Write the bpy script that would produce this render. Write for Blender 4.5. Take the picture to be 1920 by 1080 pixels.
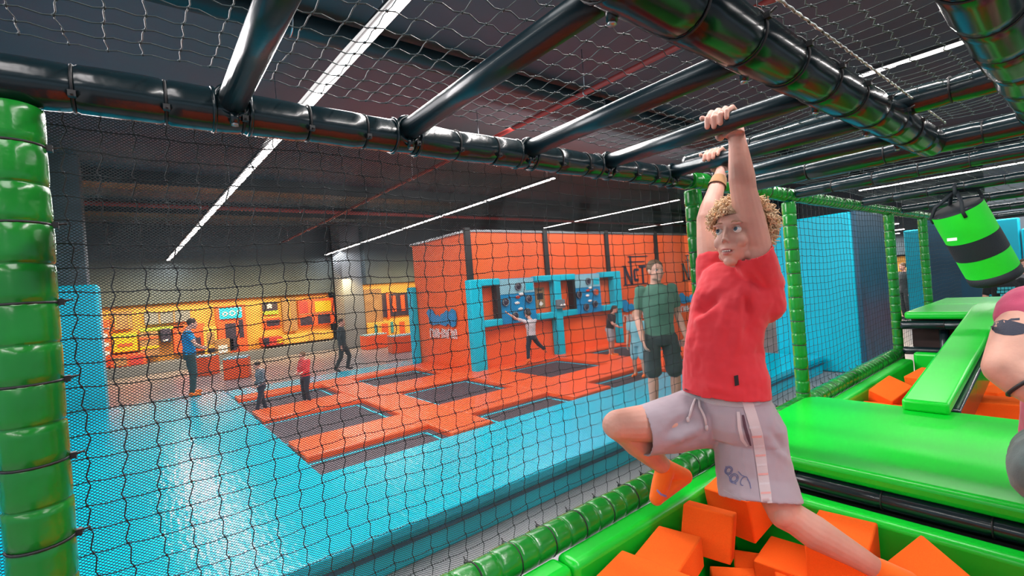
import bpy, math, random
import numpy as np
from mathutils import Vector, Matrix, noise
from mathutils.bvhtree import BVHTree
random.seed(7); np.random.seed(7)
PI = math.pi
for o in list(bpy.data.objects): bpy.data.objects.remove(o)
SC = bpy.context.scene
COL = SC.collection
V = Vector

# ---------------------------------------------------------------- camera
FPX = 884.24
YAW, PITCH, ROLL = math.radians(51.63), 0.0, math.radians(-4.46)
FW = V((-math.sin(YAW)*math.cos(PITCH), math.cos(YAW)*math.cos(PITCH), math.sin(PITCH)))
_r = V((math.cos(YAW), math.sin(YAW), 0)); _u = _r.cross(FW)
RT = _r*math.cos(ROLL) + _u*math.sin(ROLL)
UP = -_r*math.sin(ROLL) + _u*math.cos(ROLL)
CAM = V((0, 0, 1.9))
cd = bpy.data.cameras.new('camera'); cam = bpy.data.objects.new('camera', cd); COL.objects.link(cam)
cd.sensor_width = 36; cd.lens = FPX/1920*36; cd.clip_start = .03; cd.clip_end = 200
cam.matrix_world = Matrix(((RT.x, UP.x, -FW.x, CAM.x), (RT.y, UP.y, -FW.y, CAM.y), (RT.z, UP.z, -FW.z, CAM.z), (0, 0, 0, 1)))
SC.camera = cam

# ---------------------------------------------------------------- light
SC.view_settings.view_transform = 'Standard'
SC.view_settings.look = 'None'
SC.view_settings.gamma = 1
SC.view_settings.use_curve_mapping = False
SC.view_settings.exposure = 0.35
w = bpy.data.worlds.new('world'); SC.world = w; w.use_nodes = True
w.node_tree.nodes['Background'].inputs[0].default_value = (.62, .80, 1, 1)
w.node_tree.nodes['Background'].inputs[1].default_value = .45
CEIL = 5.0
LEDZ = 4.6
# each strip: end points (x, y, z)
LED_ROWS = [((-19.6, .87, 3.74), (6, 2.35, 4.6)), ((-19.6, 6.04, 3.83), (-8.55, 8.42, 4.6)), ((-2.6, 8.45, 4.6), (8, 8.6, 4.6)), ((-16.3, 15.1, 4.6), (-9.4, 15.4, 4.6)), ((-16.2, 21.3, 4.6), (-13.2, 21.8, 4.6)), ((-4.17, 15.8, 3.85), (3, 16.0, 3.85)), ((-4.9, 17.6, 2.9), (-3.75, 17.7, 2.92)), ((-5.2, 18.9, 2.78), (-3.9, 19.0, 2.80)), ((-5.5, 20.2, 2.72), (-4.3, 20.3, 2.74)), ((-9, -5, 4.6), (9, -5, 4.6))]
def area(name, loc, sx, sy, power, col=(1, 1, 1), rot=(0, 0, 0)):
    l = bpy.data.lights.new(name, 'AREA'); l.shape = 'RECTANGLE'; l.size = sx; l.size_y = sy; l.energy = power; l.color = col
    o = bpy.data.objects.new(name, l); COL.objects.link(o); o.location = loc; o.rotation_euler = rot; return o
for (p, q) in LED_ROWS:
    p = V(p); q = V(q); L = (q-p).length; o = area('strip_lamp_light', (p+q)/2-V((0, 0, .06)), L, .12, 26*L, (1, .95, .92))
    o.rotation_euler = (q-p).to_track_quat('X', 'Z').to_euler()
area('play_area_light', (-18.4, 2.6, 2.6), .5, 8, 420, (1, .66, .28), (0, math.radians(40), 0))
area('play_area_light', (-16.8, 8.5, 2.6), .5, 2.4, 150, (1, .66, .28), (0, math.radians(40), 0))
area('hall_fill_light', (-5.4, 2.6, 4.3), 4.4, 2.5, 270, (1, .97, .95))  # unseen fill lamp over the hall, brightens the trampoline deck
area('wall_fill_light', (-5.7, 8.2, 4.4), 1.0, 7, 240, (1, .96, .92), (0, math.radians(50), 0))  # unseen lamp added to brighten the orange wall
area('cage_fill_light', (.9, -1.2, 4.2), 2.0, 2.0, 80, (1, .96, .95), (math.radians(-32), math.radians(22), 0))  # unseen fill lamp behind the camera, brightens the cage
area('boy_fill_light', (-3.4, -.6, 3.0), 1.6, 1.6, 75, (1, .93, .93), (V((-3.4, -.6, 3.0))-V((-.9, 1.6, 1.8))).to_track_quat('Z', 'Y').to_euler())  # unseen fill lamp added to brighten the boy's face from the left

# ---------------------------------------------------------------- helpers
def at(px, py, d=None, X=None, Y=None, Z=None):
    """point seen at a place in the 1920x1080 frame at depth d or on an axis plane"""
    v = FW + (RT*(px-960) + UP*(540-py))/FPX
    if d is None:
        if X is not None: d = (X-CAM.x)/v.x
        elif Y is not None: d = (Y-CAM.y)/v.y
        else: d = (Z-CAM.z)/v.z
    return CAM + v*d

def tag(o, label=None, cat=None, group=None, kind=None):
    if label: o['label'] = label
    if cat: o['category'] = cat
    if group: o['group'] = group
    if kind: o['kind'] = kind
    return o
def thing(name, label, cat, loc=(0, 0, 0), group=None):
    o = bpy.data.objects.new(name, None); COL.objects.link(o); o.location = loc; o.empty_display_size = .1
    return tag(o, label, cat, group)

def mat(name, col, rough=.5, metal=0, bump=None, vary=None, spec=.5, coat=0, sss=0, emit=None, bdist=.01, sheen=0, aniso=None):
    m = bpy.data.materials.new(name); m.use_nodes = True
    nt = m.node_tree; b = nt.nodes['Principled BSDF']
    b.inputs['Base Color'].default_value = (*col, 1); b.inputs['Roughness'].default_value = rough
    b.inputs['Metallic'].default_value = metal; b.inputs['Specular IOR Level'].default_value = spec
    if coat: b.inputs['Coat Weight'].default_value = coat; b.inputs['Coat Roughness'].default_value = .12
    if sss:
        b.inputs['Subsurface Weight'].default_value = sss; b.inputs['Subsurface Radius'].default_value = (.02, .008, .004); b.inputs['Subsurface Scale'].default_value = .3
    if sheen: b.inputs['Sheen Weight'].default_value = sheen
    if emit: b.inputs['Emission Color'].default_value = (*emit[0], 1); b.inputs['Emission Strength'].default_value = emit[1]
    tc = nt.nodes.new('ShaderNodeTexCoord')
    if bump:
        n = nt.nodes.new('ShaderNodeTexNoise'); n.inputs['Scale'].default_value = bump[0]; n.inputs['Detail'].default_value = 3
        if aniso:
            mp = nt.nodes.new('ShaderNodeMapping'); mp.inputs['Scale'].default_value = aniso
            nt.links.new(tc.outputs['Object'], mp.inputs[0]); nt.links.new(mp.outputs[0], n.inputs[0])
        else: nt.links.new(tc.outputs['Object'], n.inputs[0])
        bp = nt.nodes.new('ShaderNodeBump'); bp.inputs['Strength'].default_value = bump[1]; bp.inputs['Distance'].default_value = bdist
        nt.links.new(n.outputs[0], bp.inputs['Height']); nt.links.new(bp.outputs[0], b.inputs['Normal'])
    if vary:
        n = nt.nodes.new('ShaderNodeTexNoise'); n.inputs['Scale'].default_value = vary[0]; n.inputs['Detail'].default_value = 4
        nt.links.new(tc.outputs['Object'], n.inputs[0])
        r = nt.nodes.new('ShaderNodeValToRGB'); r.color_ramp.elements[0].position = .35; r.color_ramp.elements[1].position = .65
        k = vary[1]
        c2 = vary[2] if len(vary) > 2 else tuple(min(1, c*(1+k)) for c in col)
        r.color_ramp.elements[0].color = (*[c*(1-k) for c in col], 1); r.color_ramp.elements[1].color = (*c2, 1)
        nt.links.new(n.outputs[0], r.inputs[0]); nt.links.new(r.outputs[0], b.inputs['Base Color'])
    return m

M = dict(
 cyan=mat('cyan_vinyl', (0, .50, .68), .38, bump=(9, .12), vary=(1.2, .07), spec=.3),
 cyan_deck=mat('cyan_deck_vinyl', (0, .43, .60), .19, bump=(7, .35), vary=(.8, .06), spec=.3, aniso=(1, 4, 1), bdist=.014),
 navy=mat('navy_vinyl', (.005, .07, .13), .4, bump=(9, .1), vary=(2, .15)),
 orange=mat('orange_vinyl', (.95, .10, .018), .4, bump=(8, .1), vary=(1.1, .08), coat=.1),
 orange_wall=mat('orange_wall_paint', (.98, .12, .022), .42, vary=(.7, .12)),
 green_pad=mat('green_pad_vinyl', (.006, .21, .018), .24, bump=(26, .2), vary=(9, .12), coat=.25),
 green=mat('bright_green_vinyl', (.0, .58, .025), .32, bump=(4, .2), vary=(2, .05), coat=.2),
 black_pad=mat('black_pad_vinyl', (.004, .014, .018), .24, bump=(16, .22), coat=.35),
 black_beam=mat('black_beam_vinyl', (.002, .008, .011), .2, bump=(7, .06), spec=.38),
 black_tube=mat('black_painted_steel', (.006, .024, .034), .34, metal=.2, bump=(60, .04), coat=.25),
 black=mat('black_plastic', (.012, .012, .014), .5, bump=(60, .1)),
 net=mat('black_net_cord', (.010, .016, .02), .7, bump=(300, .2)),
 net_top=mat('grey_net_cord', (.03, .05, .055), .5, bump=(300, .2)),
 fine=mat('fine_mesh_fabric', (.035, .045, .05), .8, bump=(300, .2)),
 rope=mat('pale_rope', (.45, .5, .55), .7, vary=(55, .98)),
 foam=mat('orange_foam', (1.0, .13, .012), .9, bump=(420, .5), vary=(300, .06), spec=.15, bdist=.002),
 concrete=mat('grey_floor_vinyl', (.24, .235, .25), .36, bump=(14, .08), vary=(1.5, .12)),
 ceiling=mat('dark_ceiling_light_tint', (.018, .080, .10), .75, bump=(6, .3), vary=(.25, .15, (.085, .060, .075))),  # teal and reddish patches: coloured light on the ceiling put into its colour
 wall=mat('dark_wall_paint', (.045, .07, .085), .7, vary=(.6, .2)),
 greywall=mat('grey_wall_paint', (.16, .19, .22), .7, vary=(.8, .1)),
 column=mat('concrete_column', (.055, .08, .095), .8, bump=(20, .3), vary=(3, .2)),
 matfab=mat('trampoline_fabric', (.050, .040, .052), .6, bump=(250, .4), vary=(30, .15)),
 steel=mat('steel', (.4, .42, .45), .3, metal=1, bump=(80, .1)),
 pipe=mat('red_pipe_paint', (.30, .035, .03), .5, bump=(20, .1)),
 duct=mat('dark_duct', (.012, .022, .026), .5, metal=.3, bump=(8, .1)),
 led=mat('led_diffuser', (1, 1, 1), .5, emit=((1, .93, .9), 7), vary=(3, .02)),
 yellow=mat('yellow_wall_paint', (.85, .42, .06), .5, vary=(1.3, .12)),
 tan=mat('tan_board', (.30, .17, .07), .6, vary=(3, .2)),
 white=mat('white_paint', (.8, .8, .8), .5, vary=(5, .05)),
 yel2=mat('bright_yellow_plastic', (.9, .45, .0), .4, vary=(3, .08)),
 lime=mat('lime_plastic', (.35, .5, .03), .4, vary=(3, .1)),
 dark=mat('dark_screen', (.03, .025, .05), .3, vary=(8, .3)),
 teal=mat('teal_plastic', (.03, .3, .34), .4, vary=(5, .1)),
 red=mat('red_plastic', (.6, .04, .03), .4, vary=(5, .1)),
 pale_blue=mat('pale_blue_plastic', (.25, .52, .62), .4, vary=(3, .1)),
 blue=mat('blue_plastic', (0, .25, .55), .35, vary=(3, .1)),
)

class MB:
    """collects shapes, links them as one mesh object"""
    def __init__(s): s.v = []; s.f = []; s.sm = []
    def add(s, vs, fs, smooth=False):
        n = len(s.v); s.v += [tuple(v) for v in vs]; s.f += [[i+n for i in f] for f in fs]; s.sm += [smooth]*len(fs); return s
    def box(s, c, size, R=None):
        c = V(c); hx, hy, hz = [q/2 for q in size]
        vs = [V((x, y, z)) for x in (-hx, hx) for y in (-hy, hy) for z in (-hz, hz)]
        if R is not None: vs = [R @ v for v in vs]
        return s.add([c+v for v in vs], [(0, 1, 3, 2), (4, 6, 7, 5), (0, 4, 5, 1), (2, 3, 7, 6), (0, 2, 6, 4), (1, 5, 7, 3)])
    def box2(s, a, b): return s.box([(a[i]+b[i])/2 for i in range(3)], [abs(b[i]-a[i]) for i in range(3)])
    def rings(s, rs, closed=True, caps=True, smooth=True):
        n = len(rs[0]); vs = [p for r in rs for p in r]; fs = []
        for i in range(len(rs)-1):
            for j in range(n if closed else n-1):
                k = (j+1) % n; fs.append((i*n+j, i*n+k, (i+1)*n+k, (i+1)*n+j))
        if caps:
            a = len(vs); vs = vs+[sum((V(p) for p in rs[0]), V())/n, sum((V(p) for p in rs[-1]), V())/n]; m = (len(rs)-1)*n
            for j in range(n):
                k = (j+1) % n; fs.append((a, k, j)); fs.append((a+1, m+j, m+k))
        return s.add(vs, fs, smooth)
    def lathe(s, a, b, prof, n=20, caps=True, smooth=True):
        a = V(a); b = V(b); ax = (b-a); L = ax.length; ax.normalize()
        u = ax.orthogonal().normalized(); w_ = ax.cross(u)
        rs = [[a+ax*(t) + (u*math.cos(2*PI*j/n)+w_*math.sin(2*PI*j/n))*r for j in range(n)] for t, r in prof]
        return s.rings(rs, caps=caps, smooth=smooth)
    def cyl(s, a, b, r, r2=None, n=16, smooth=True):
        return s.lathe(a, b, [(0, r), ((V(b)-V(a)).length, r if r2 is None else r2)], n, True, smooth)
    def tube(s, pts, r, n=6):
        pts = [V(p) for p in pts]; rs = []; u = None
        for i, p in enumerate(pts):
            t = (pts[min(i+1, len(pts)-1)]-pts[max(i-1, 0)]).normalized()
            if u is None: u = t.orthogonal().normalized()
            else: u = (u-t*u.dot(t)).normalized()
            w_ = t.cross(u); rr = r[i] if isinstance(r, (list, tuple)) else r
            rs.append([p+(u*math.cos(2*PI*j/n)+w_*math.sin(2*PI*j/n))*rr for j in range(n)])
        return s.rings(rs)
    def ell(s, c, rad, R=None, n=16, m=10):
        c = V(c); vs = []; fs = []
        for i in range(m+1):
            th = PI*i/m
            for j in range(n):
                ph = 2*PI*j/n; p = V((rad[0]*math.sin(th)*math.cos(ph), rad[1]*math.sin(th)*math.sin(ph), rad[2]*math.cos(th)))
                vs.append(c+(R @ p if R is not None else p))
        for i in range(m):
            for j in range(n):
                k = (j+1) % n; fs.append((i*n+j, (i+1)*n+j, (i+1)*n+k, i*n+k))
        return s.add(vs, fs, True)
    def torus(s, c, ax, R, r, n=28, k=6):
        c = V(c); ax = V(ax).normalized(); u = ax.orthogonal().normalized(); w_ = ax.cross(u); rs = []
        for i in range(n+1):
            a = 2*PI*i/n; d = u*math.cos(a)+w_*math.sin(a)
            rs.append([c+d*(R+r*math.cos(2*PI*j/k))+ax*r*math.sin(2*PI*j/k) for j in range(k)])
        return s.rings(rs, caps=False)
    def prism(s, poly, off):
        off = V(off); n = len(poly); vs = [V(p) for p in poly]+[V(p)+off for p in poly]
        return s.add(vs, [tuple(range(n)), tuple(reversed(range(n, 2*n)))]+[(i, (i+1) % n+0, (i+1) % n+n, i+n) for i in range(n)])
    def build(s, name, m, parent=None, bevel=0, segs=2, smooth_all=False, sub=0):
        me = bpy.data.meshes.new(name); me.from_pydata([tuple(v) for v in s.v], [], s.f); me.materials.append(M[m] if isinstance(m, str) else m)
        me.polygons.foreach_set('use_smooth', [bool(x or smooth_all) for x in s.sm]); me.update()
        o = bpy.data.objects.new(name, me); COL.objects.link(o)
        if parent is not None:
            o.parent = parent; base = parent.location
            q = parent
            off = V((0, 0, 0))
            while q is not None: off += q.location; q = q.parent
            me.transform(Matrix.Translation(-off))
        fixn(me)
        if bevel:
            b = o.modifiers.new('bevel', 'BEVEL'); b.width = bevel; b.segments = segs; b.limit_method = 'ANGLE'; b.angle_limit = math.radians(50)
            me.polygons.foreach_set('use_smooth', [True]*len(me.polygons))
            if hasattr(me, 'set_sharp_from_angle'): me.set_sharp_from_angle(angle=math.radians(60))
        if sub: d = o.modifiers.new('sub', 'SUBSURF'); d.levels = sub; d.render_levels = sub
        return o
def fixn(me):
    import bmesh
    b = bmesh.new(); b.from_mesh(me); bmesh.ops.recalc_face_normals(b, faces=b.faces); b.to_mesh(me); b.free()

def struct(name, mb, m, **k): o = mb.build(name, m, **k); o['kind'] = 'structure'; return o

def prisms(name, A, B, r, m, parent=None, n=3, knots=None, kr=.004):
    """thousands of straight cords between point arrays A and B as one mesh"""
    A = np.asarray(A, float); B = np.asarray(B, float); d = B-A; L = np.linalg.norm(d, axis=1)[:, None]; d /= np.maximum(L, 1e-9)
    ref = np.tile([[.31, .23, .92]], (len(A), 1)); u = np.cross(d, ref); u /= np.linalg.norm(u, axis=1)[:, None]; w_ = np.cross(d, u)
    vs = []
    for P in (A, B):
        for j in range(n):
            a = 2*PI*j/n; vs.append(P+(u*math.cos(a)+w_*math.sin(a))*r)
    vs = np.stack(vs, 1).reshape(-1, 3); N = len(A); base = (np.arange(N)*2*n)[:, None]
    q = []
    for j in range(n if n > 2 else 1):
        k = (j+1) % n; q.append(np.concatenate([base+j, base+k, base+n+k, base+n+j], 1))
    fs = np.stack(q, 1).reshape(-1, 4)
    if knots is not None and len(knots):
        K = np.asarray(knots, float); o6 = np.array([[1, 0, 0], [-1, 0, 0], [0, 1, 0], [0, -1, 0], [0, 0, 1], [0, 0, -1]])*kr
        kv = (K[:, None, :]+o6[None]).reshape(-1, 3)
        tri = np.array([[0, 2, 4], [2, 1, 4], [1, 3, 4], [3, 0, 4], [2, 0, 5], [1, 2, 5], [3, 1, 5], [0, 3, 5]])
        kf = ((np.arange(len(K))*6)[:, None, None]+tri[None]).reshape(-1, 3)+len(vs)
        vs = np.concatenate([vs, kv])
    else: kf = np.zeros((0, 3), int)
    me = bpy.data.meshes.new(name); me.vertices.add(len(vs)); me.vertices.foreach_set('co', vs.ravel())
    loops = np.concatenate([fs.ravel(), kf.ravel()]); me.loops.add(len(loops)); me.loops.foreach_set('vertex_index', loops)
    tot = np.concatenate([np.full(len(fs), 4), np.full(len(kf), 3)]); st = np.concatenate([[0], np.cumsum(tot)[:-1]])
    me.polygons.add(len(tot)); me.polygons.foreach_set('loop_start', st); me.polygons.foreach_set('loop_total', tot)
    me.update(calc_edges=True); me.materials.append(M[m]); o = bpy.data.objects.new(name, me); COL.objects.link(o)
    if parent is not None:
        o.parent = parent; me.transform(Matrix.Translation(-parent.location))
    return o

def padded(name, label, cat, a, b, r, m, seam=.074, tie=2, group=None, knob=None, n=20, tie_m='black', squish=.004, ends=None):
    """a steel tube in sewn foam sleeves: one sleeve mesh with its seams, cable ties as parts"""
    a = V(a); b = V(b); t = thing(name, label, cat, a, group); L = (b-a).length; ax = (b-a).normalized()
    k = max(1, int(round(L/seam))); s = L/k; prof = [(0, r*.8)]
    for i in range(k):
        g = r*(.955 if i % tie else .90) if r > .03 else r*.93; z = i*s
        rr = r*(1+random.uniform(-.015, .015))
        prof += [(z+.001, g), (z+s*.06, rr*.985), (z+s*.25, rr), (z+s*.75, rr), (z+s*.94, rr*.985), (z+s-.001, g)]
    prof.append((L, r*.8))
    u = ax.orthogonal().normalized(); w_ = ax.cross(u); rs = []
    for z, q in prof:
        p = a+ax*z; row = []
        for j in range(n):
            an = 2*PI*j/n; d = u*math.cos(an)+w_*math.sin(an)
            e = noise.noise((p+d*r)*9)*squish*.7
            row.append(p+d*(q+e))
        rs.append(row)
    MB().rings(rs).build('foam_sleeve', m, t)
    if tie:
        for i in range(0, k+1, tie):
            if i == 0 or i == k: continue
            z = i*s; c = a+ax*z; mb = MB().torus(c, ax, r*.95, .0028, 24, 6)
            kn = knob if knob is not None else V((-1, 0, 0)); kn = (V(kn)-ax*V(kn).dot(ax)).normalized()
            mb.box(c+kn*(r*.95+.004), (.012, .012, .012)); mb.cyl(c+kn*(r*.95), c+kn*(r*.95+.022)+V((0, 0, .004)), .0022, n=6)
            mb.build('cable_tie', tie_m, t)
    return t

# ================================================================ structure
struct('floor', MB().box2((-32, -9, -.1), (9, 26, 0)), 'concrete')
struct('ceiling', MB().box2((-32, -9, CEIL), (9, 26, CEIL+.15)), 'ceiling')
struct('wall_west', MB().box2((-21.5, -9, 0), (-21.3, 26, CEIL)), 'wall')
struct('wall_north', MB().box2((-32, 25.8, 0), (9, 26, CEIL)), 'wall')

# play area alcove and dark fascia above it
struct('wall_fascia', MB().box2((-20.3, -9, 2.42), (-19.9, 6.35, CEIL)).box2((-20.3, 7.1, 2.5), (-18.2, 10.6, CEIL)).box2((-20.25, -9, 2.30), (-19.85, 6.35, 2.42)), 'wall', bevel=.01)
struct('wall_play_area', MB().box2((-20.6, -2.6, .32), (-20.42, 6.28, 2.35)), 'yellow')
struct('wall_booth', MB().box2((-18.98, 7.12, 0), (-18.76, 10.4, 2.49)), 'yellow')
struct('wall_play_side', MB().box2((-20.4, -2.8, .345), (-19.6, -2.62, 2.29)), 'yellow')
struct('trim_plinth', MB().box2((-20.4, -2.6, 0), (-19.6, 6.4, .34)), 'greywall', bevel=.02)
struct('wall_pier', MB().box2((-19.6, 6.3, 0), (-18.6, 7.1, CEIL)), 'greywall', bevel=.02)

# ducts, beams, pipes under the ceiling
def pipe(name, label, cat, a, b, r, m, group=None, sq=False):
    t = thing(name, label, cat, a, group); a = V(a); b = V(b); L = (b-a).length; ax = (b-a).normalized()
    if sq: MB().box2(a-V((r, 0, r*.5)), b+V((r, 0, r*.5))).build('duct_body', m, t, bevel=.01)
    else: MB().cyl(a, b, r, n=18).build('pipe_body', m, t)
    for i in range(1, int(L/2.4)+1):
        c = a+ax*(i*2.4-1.2)
        MB().torus(c, ax, r*1.02 if not sq else r*.3, .012 if not sq else .008, 20, 5).cyl(c, V((c.x, c.y, CEIL)), .006, n=6).build('hanger', 'steel', t)
    return t
pipe('air_duct', 'dark round air duct nearest the cage roof', 'duct', (-5.13, -7, 4.82), (-5.13, 24, 4.82), .13, 'duct')
pipe('air_duct', 'wide dark square duct above the trampolines', 'duct', (-12.9, -7, 4.86), (-12.9, 24, 4.86), .3, 'duct', sq=True)
pipe('air_duct', 'farthest dark square duct, just before the play area', 'duct', (-16.2, -7, 4.84), (-16.2, 24, 4.84), .35, 'duct', sq=True)
pipe('sprinkler_pipe', 'thin red pipe at the far left of the ceiling', 'pipe', (-19.8, -1.4, 4.42), (8, -.62, 4.42), .045, 'pipe')
pipe('sprinkler_pipe', 'red pipe crossing the hall above the dark ducts', 'pipe', (-14.4, -7, 4.60), (-14.4, 24, 4.60), .055, 'pipe')
pipe('sprinkler_pipe', 'thin red pipe between the first and second rows of strip lights', 'pipe', (-19.8, 4.4, 4.3), (6, 5.1, 4.5), .035, 'pipe')
LEDN = ['long strip light running over the trampolines nearest the camera', 'long strip light in the second row, above the small children', 'short strip light seen through the roof net at right', 'strip light above the orange climbing wall', 'farthest short strip light above the orange wall', 'strip light low at the far right behind the black roof tubes', 'topmost of the three short strip lights above the lit doorway', 'middle one of the three short strip lights above the lit doorway', 'lowest of the three short strip lights above the lit doorway', 'strip light above and behind the climbing cage']
for (p, q), lb in zip(LED_ROWS, LEDN):
    p = V(p); q = V(q); t = thing('strip_light', lb, 'light', (p+q)/2); L = (q-p).length; R = (q-p).to_track_quat('X', 'Z').to_matrix()
    MB().box((p+q)/2+V((0, 0, .025)), (L, .14, .05), R).build('housing', 'black', t)
    MB().box((p+q)/2-V((0, 0, .010)), (L-.02, .10, .02), R).build('diffuser', 'led', t, bevel=.006)
    k = max(2, int(L/3)); mb = MB()
    for i in range(k+1):
        c = p.lerp(q, .02+.96*i/k); mb.cyl(c+V((0, 0, .04)), (c.x, c.y, CEIL), .004, n=5)
    mb.build('hanger_wire', 'steel', t)

# columns
t = thing('concrete_column', 'grey concrete column wrapped in blue padding at the left', 'column', (-12.1, -1.0, 0))
MB().box2((-12.35, -1.3, 0), (-11.75, -.72, CEIL)).build('shaft', 'column', t, bevel=.02)
MB().box2((-12.5, -1.5, .0), (-11.65, -.58, 2.57)).build('padding', 'cyan', t, bevel=.04)

# ================================================================ trampoline court
DX0, DX1 = -11.3, -3.13
t = thing('padded_walkway', 'wide glossy cyan padded walkway around the trampolines', 'walkway', (-7, -2, 0))
def slab(x0, x1, y0, y1, nm='walkway_pad'):
    MB().box2((x0, y0, .22), (x1, y1, .30)).build(nm, 'cyan_deck', t, bevel=.018)
slab(DX0, -4.66, -7, 1.24); slab(-4.655, DX1, -7, 9.28); slab(-10.95, -9.95, 1.245, 5.15)
MB().box2((DX0+.05, -7, .0), (-4.7, 1.2, .215)).box2((-4.7, -7, 0), (DX1-.03, 9.25, .215)).box2((-10.9, 1.2, 0), (-10.0, 5.1, .215)).build('side_pad', 'cyan', t, bevel=.01)
MB().box2((DX1-.04, -7, .16), (DX1-.005, 9.25, .185)).build('edge_strip', 'navy', t)  # navy strip puts the shadow line of the side groove into colour
COLS = [(-9.5, -8.22), (-7.42, -5.97), (-5.2, -4.66)]; ROWS = [(1.25, 2.66), (3.24, 4.65), (5.42, 6.95), (7.72, 9.1)]
mats = []
for c, (x0, x1) in enumerate(COLS):
    for r_, (y0, y1) in enumerate(ROWS):
        if c == 0 and r_ > 1: continue
        mats.append((c, r_, x0, x1, y0, y1))
cn = ['back', 'middle', 'front']; rn = ['left end row', 'second row from the left', 'third row, by the blue target frame', 'row farthest right']
for c, r_, x0, x1, y0, y1 in mats:
    t = thing('trampoline', 'black trampoline with cyan edging, %s one of the %s' % (cn[c], rn[r_]), 'trampoline', ((x0+x1)/2, (y0+y1)/2, .1), 'trampolines in the court')
    MB().box2((x0, y0, .255), (x1, y1, .272)).build('jump_mat', 'matfab', t)
    g = .09
    ex1 = x1-g if c < 2 else x1; ey0 = y0+(.0 if r_ == 0 else g)
    mb = MB().box2((x0+g, y1-g-.03, .272), (ex1, y1-g, .277)).box2((x0+g, ey0, .272), (x0+g+.03, y1-g, .277))
    if c < 2: mb.box2((ex1-.03, ey0, .272), (ex1, y1-g, .277))
    if r_ > 0: mb.box2((x0+g, ey0, .272), (ex1, ey0+.03, .277))
    mb.build('edge_stripe', 'cyan', t)
    MB().box2((x0, y0, .05), (x0+.03, y1, .25)).box2((x1-.03, y0, .05), (x1, y1, .25)).box2((x0, y0, .05), (x1, y0+.03, .25)).box2((x0, y1-.03, .05), (x1, y1, .25)).build('steel_frame', 'black', t)
t = thing('trampoline_padding', 'orange padding grid between and around the trampolines', 'padding', (-7, 3, .1))
def opad(x0, x1, y0, y1): MB().box2((x0, y0, .05), (x1, y1, .335)).build('pad', 'orange', t, bevel=.02)
XB = [-9.93, -9.5, -8.22, -7.42, -5.97, -5.2, -4.66]
for (x0, x1) in [(-9.93, -9.5), (-8.22, -7.42), (-5.97, -5.2)]:
    for r_, (y0, y1) in enumerate(ROWS):
        if x0 < -8.5 and r_ > 1: continue
        if x0 < -8 and r_ > 1: x0_, x1_ = -7.84, -7.42
        else: x0_, x1_ = x0, x1
        opad(x0_, x1_, y0, y1)
for k, (y0, y1) in enumerate([(2.66, 3.24), (4.65, 5.42), (6.95, 7.72), (9.1, 9.25)]):
    xs = [(-9.93, -7.9), (-7.9, -5.6), (-5.6, -4.66)]
    for x0, x1 in xs:
        yy1 = y1
        if x0 < -8:
            if k > 1: continue
            if k == 1: yy1 = 5.18
        elif x0 < -7 and k > 0: x0 = -7.84
        opad(x0, x1, y0, yy1)

# ================================================================ orange climbing wall with target frames
FX = -7.85
t = thing('orange_panel_block', 'tall orange wall block beyond the trampolines with dark joints', 'wall block', (-9.1, 9, 0))
MB().box2((-10.3, 5.2, 0), (FX, 15.5, 3.1)).build('wall_body', 'orange_wall', t, bevel=.015)
for y in (5.17, 7.25, 9.35, 11.45, 13.5):
    MB().box2((FX-.02, y-.06, 2.1 if y < 10 else 1.95), (FX+.05, y+.06, 3.16)).build('joint_post', 'black', t)
MB().box2((-10.32, 5.15, 3.08), (FX+.03, 5.22, 3.13)).box2((FX, 5.2, 3.08), (FX+.03, 15.5, 3.13)).build('top_rail', 'steel', t)
t = thing('corner_pad', 'slim cyan corner pad at the left end of the orange wall', 'pad', (-10.35, 5.15, 0))
MB().box2((-10.45, 5.05, .3), (-10.22, 5.19, 2.1)).build('foam_body', 'cyan', t, bevel=.02)

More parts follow.
